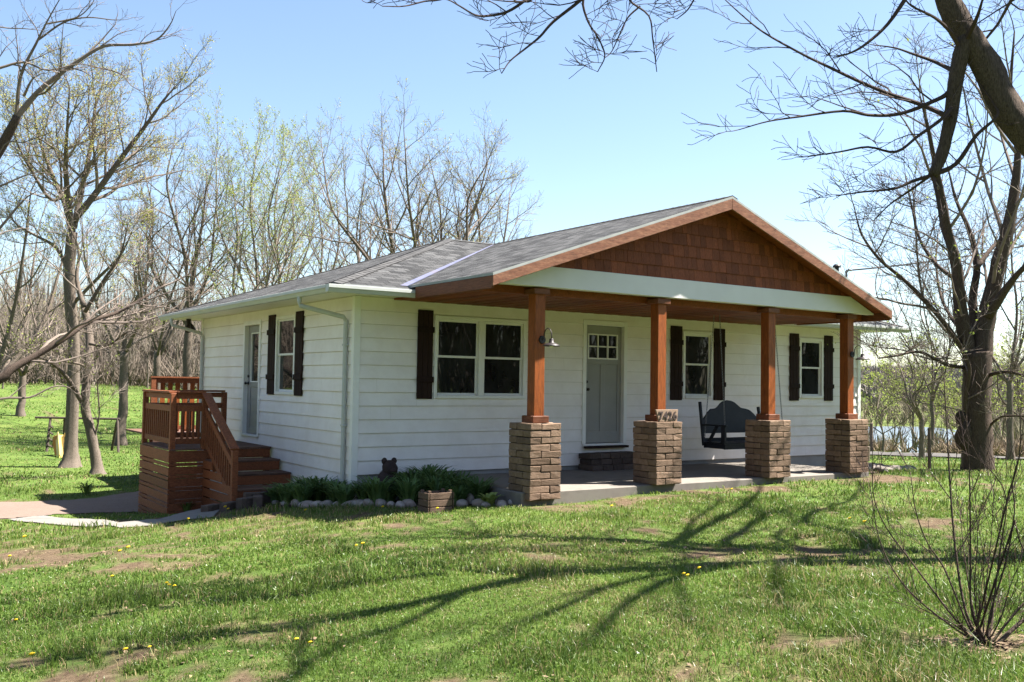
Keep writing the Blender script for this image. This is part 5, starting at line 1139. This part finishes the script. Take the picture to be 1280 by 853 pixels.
tag(obj('far_woods', spikes(0, scatter(4200, fan_region(-1500, 620, 92, 170), g), 9, 2.6, .10, 18, g, .5), MAT['brush']), 'grey-brown distant woods closing the grass slope behind the yard trees', 'woods', kind='stuff')
def br(g):
    p = fan_region(1040, 1420, 34, 62)(g)
    return p if seg_dist(p[0], p[1], ROADR) > 2 and vn(p[0], p[1], .12, 8) > .48 else None
tag(obj('dry_brush', spikes(0, scatter(2200, br, g), .8, .6, .02, 14, g, .3), varied('dry_brush_tan', [(.24, .18, .12), (.36, .28, .19)], .5, .95, isl=.45, bmp=0)), 'tan dry brush between the gravel road and the pond', 'brush', kind='stuff')
def br2(g):
    p = fan_region(1030, 1420, 62, 170)(g); q = p - pc; e = np.array((math.sin(az_), math.cos(az_))); u_, v_ = q @ e, q @ np.array((e[1], -e[0]))
    return p if (u_ / 30) ** 2 + (v_ / 11.5) ** 2 > 1 else None
tag(obj('pond_brush', spikes(0, scatter(900, br2, g), 2.6, 1.6, .05, 16, g, .4), varied('bank_brush', [(.16, .13, .09), (.25, .21, .14), (.17, .19, .08)], .12, .95, isl=.45, bmp=0)), 'brown and green brush round the pond banks below the far woods', 'brush', kind='stuff')
tag(obj('thicket_brush', spikes(0, scatter(4200, fan_region(-1300, 480, 76, 100), g), 3.0, 1.7, .03, 16, g, .4), MAT['brush']), 'grey-brown thicket of brush at the end of the grass slope', 'brush', kind='stuff')

def behind(g):
    a = g.uniform(math.radians(148), math.radians(330)) if g.random() < .925 else g.uniform(math.radians(100), math.radians(148)); d = g.uniform(24, 60); return np.array((CAM[0] + d * math.sin(a), CAM[1] + d * math.cos(a)))
tag(obj('woods', spikes(0, scatter(1500, behind, g), 10, 3.0, .07, 16, g, .5), MAT['brush']), 'unseen bare woods added behind the viewpoint to cut skylight, mirrored in the windows', 'woods', kind='stuff')  # unseen woods added to cut sky light on the walls and darken the panes
# --- bare multi-stemmed shrub at the lower right
b = TH((1224, 806)); b[2] = g1(b[0], b[1]); d0 = np.linalg.norm(b - CAM); T = Tree(95, 1, .0, rmin=.0016); PS = dict(n=(4, 4, 4), ratio=(.32, .45, .4), ang=(18, 40), wob=.05, up=.25, slim=.008, lmin=.12)
stems = [([(1222, 802), (1200, 790), (1150, 752), (1118, 715), (1098, 670), (1088, 610)], 4), ([(1224, 800), (1195, 775), (1160, 730), (1130, 690), (1108, 660), (1093, 625), (1090, 585)], 4), ([(1220, 800), (1205, 770), (1180, 710), (1160, 680), (1145, 640), (1138, 590)], 4), ([(1222, 800), (1206, 760), (1196, 700), (1190, 640), (1185, 560), (1180, 470)], 5.5), ([(1225, 800), (1214, 750), (1205, 690), (1200, 640)], 3.5), ([(1228, 800), (1214, 760), (1213, 690), (1212, 600), (1208, 520)], 4.5), ([(1230, 800), (1222, 780), (1226, 756)], 7), ([(1232, 802), (1240, 760), (1258, 700), (1268, 640), (1266, 600), (1280, 555)], 4), ([(1238, 806), (1262, 775), (1285, 750), (1310, 735)], 5), ([(1240, 812), (1268, 785), (1290, 768), (1320, 750)], 9), ([(1236, 800), (1250, 690), (1258, 625), (1240, 590), (1215, 570)], 3), ([(1258, 625), (1272, 580), (1276, 540), (1272, 500)], 3), ([(1266, 640), (1276, 680), (1290, 700)], 3.5), ([(1233, 802), (1240, 780), (1242, 760)], 6), ([(1229, 803), (1230, 770), (1234, 720), (1240, 660), (1243, 600)], 3), ([(1218, 803), (1202, 784), (1196, 772)], 6), ([(1226, 800), (1218, 740), (1222, 680), (1220, 630)], 2.6), ([(1236, 802), (1252, 770), (1262, 735), (1276, 700)], 3), ([(1222, 802), (1188, 778), (1150, 760), (1128, 742)], 2.6)]
for k, (pxs, wpx) in enumerate(stems):
    p_ = gpts(pxs, d0, d0 + (k % 5 - 2) * .12, m_=4); p_[0] = b + np.r_[np.random.default_rng(k).normal(0, .035, 2), -.03]
    r_ = wpx / 2 * d0 / FPX * .60; T.limb(p_, r_, r_ * .35, 0, 2, PS, 5, .3)
T.finish('bare_shrub', b, 'leafless shrub of thin upright stems at the lower right corner of the lawn', None, ('bark_dark', 'twig_dark', 'bud_green'), 'shrub')

# ================================================================== GRASS
def blades(n, rmin, rmax, hw, h0, wd, seed):
    g = np.random.default_rng(seed); out = []
    az0 = YAW; m_ = int(n)
    a = az0 + g.uniform(-.60, .60, m_); r = np.sqrt(g.uniform(rmin ** 2, rmax ** 2, m_)); x = CAM[0] + np.sin(a) * r; y = CAM[1] + np.cos(a) * r
    keep = ~((x > -.05) & (x < 12) & (y > -.02) & (y < 7.6)) & ~((x > 1.28) & (x < 8.8) & (y > -2.53) & (y < 0)) & ~in_poly(x, y, BED) & ~in_poly(x, y, WALK) & ~((x > -1.8) & (x < 0) & (y > 1.6) & (y < 5.2)) & ~((x > 8.6) & (x < 12.3) & (y > -1.6) & (y < .1))
    keep &= seg_dist(x, y, DRIVE) + (vn(x, y, 1.1, 4) - .5) * .7 > 1.62; keep &= seg_dist(x, y, ROADR) > 1.5
    bare = bareness(x, y); clump = vn(x, y, 2.2, 11) * .6 + vn(x, y, 6.5, 12) * .4
    keep &= g.random(m_) < np.clip(1.0 - bare * 1.05, 0.02, 1) * np.clip(.25 + 1.25 * clump, 0, 1)
    x, y, clump, bare = x[keep], y[keep], clump[keep], bare[keep]; n = len(x); z = gz(x, y) - .004
    tall = vn(x, y, .7, 14); big = np.clip((vn(x, y, 1.4, 15) - .62) * 4, 0, 1)
    h = h0 * g.uniform(.45, 1.25, n) * (.50 + .75 * tall + .9 * big) * (1 - .45 * bare); w_ = wd * g.uniform(.6, 1.3, n); a = g.uniform(0, 6.28, n); ln = h * g.uniform(.15, 1.0, n); t = g.uniform(0, 6.28, n)
    s_ = np.c_[np.cos(t), np.sin(t), 0 * t] * w_[:, None] * .5; d = np.c_[np.cos(a), np.sin(a), 0 * a] * ln[:, None]; B = np.c_[x, y, z]; up_ = np.c_[0 * h, 0 * h, h]
    M_ = B + d * .3 + up_ * .62; tip = B + d + up_ * (1 - .25 * (ln / h) ** 2)[:, None]
    V = np.stack([B - s_, B + s_, M_ + s_ * .75, M_ - s_ * .75, tip], 1)
    hue = np.clip(vn(x, y, .5, 16) * .5 + g.normal(.25, .2, n), 0, 1)[:, None]
    c = np.array((.070, .134, .020)) * (1 - hue) + np.array((.156, .220, .038)) * hue; c = c * (1 - .22 * big[:, None])
    dry = (g.random(n) < .09 + .28 * np.clip(bare * 2, 0, 1) + .22 * np.clip((vn(x, y, .9, 17) - .55) * 4, 0, 1))[:, None]; c = np.where(dry, np.array((.34, .27, .135)) * g.uniform(.6, 1.15, (n, 1)), c * g.uniform(.75, 1.25, (n, 1)))
    return V.reshape(-1, 3), np.repeat(c, 5, 0)
parts = [blades(150000, 4.2, 8.2, 0, .050, .0055, 1), blades(150000, 8.2, 14, 0, .053, .008, 2), blades(90000, 14, 24, 0, .07, .014, 3), blades(90000, 24, 48, 0, .06, .03, 4), blades(60000, 46, 80, 0, .07, .055, 7)]
V = np.vstack([p[0] for p in parts]); parts.append(blades(26000, 4.2, 11, 0, .028, .026, 5)); parts.append(blades(16000, 4.2, 9, 0, .11, .0045, 6)); V = np.vstack([p[0] for p in parts]); Cc = np.vstack([p[1] for p in parts]); nb_ = len(V) // 5; i0 = np.arange(nb_)[:, None] * 5
mb = MB(); mb.add(V, i0 + np.array([[0, 1, 2, 3]])); mb.f[3].append(i0 + np.array([[3, 2, 4]])); mb.m[3].append(np.zeros(nb_, int))
g = np.random.default_rng(55); n = 2600; a = YAW + g.uniform(-.6, .6, n); r = np.sqrt(g.uniform(18, 260, n)); lx, ly = CAM[0] + np.sin(a) * r, CAM[1] + np.cos(a) * r
k_ = ~((lx > -1.9) & (lx < 12) & (ly > -2.6)) & (vn(lx, ly, .7, 31) > .38); lx, ly = lx[k_], ly[k_]; n = len(lx); th = g.uniform(0, 6.28, n); sz = g.uniform(.008, .024, n); P0 = np.c_[lx, ly, gz(lx, ly) + g.uniform(.006, .03, n)]
ea = np.c_[np.cos(th), np.sin(th), g.normal(0, .3, n)] * sz[:, None]; eb = np.c_[-np.sin(th), np.cos(th), g.normal(0, .3, n)] * sz[:, None] * g.uniform(.3, .8, (n, 1))
n2 = 420; sx = b[0] + g.normal(0, .22, n2); sy = b[1] + g.normal(0, .16, n2); P1 = np.c_[sx, sy, gz(sx, sy) + g.uniform(.004, .035, n2)]; t2 = g.uniform(0, 6.28, n2); z2 = g.uniform(.008, .03, n2)
P0 = np.vstack([P0, P1]); ea = np.vstack([ea, np.c_[np.cos(t2), np.sin(t2), g.normal(0, .25, n2)] * z2[:, None]]); eb = np.vstack([eb, np.c_[-np.sin(t2), np.cos(t2), g.normal(0, .25, n2)] * z2[:, None] * g.uniform(.12, .7, (n2, 1))]); n += n2
lm = MB(); lm.add(np.stack([P0 - ea, P0 + eb, P0 + ea, P0 - eb], 1).reshape(-1, 3), np.arange(4 * n).reshape(-1, 4))
tag(obj('leaf_litter', lm, varied('dead_leaves', [(.10, .065, .04), (.24, .17, .11), (.17, .115, .075)], 3, .9, isl=.5, bmp=0)), 'scattered dead leaf scraps lying in the lawn', 'leaf litter', kind='stuff')
go = tag(obj('grass', mb, MAT['blade']), 'short spring lawn grass with dry straw and tufts', 'grass', kind='stuff')
ca = go.data.color_attributes.new('Col', 'FLOAT_COLOR', 'POINT'); ca.data.foreach_set('color', np.c_[Cc, np.ones(len(Cc))].astype(np.float32).ravel())
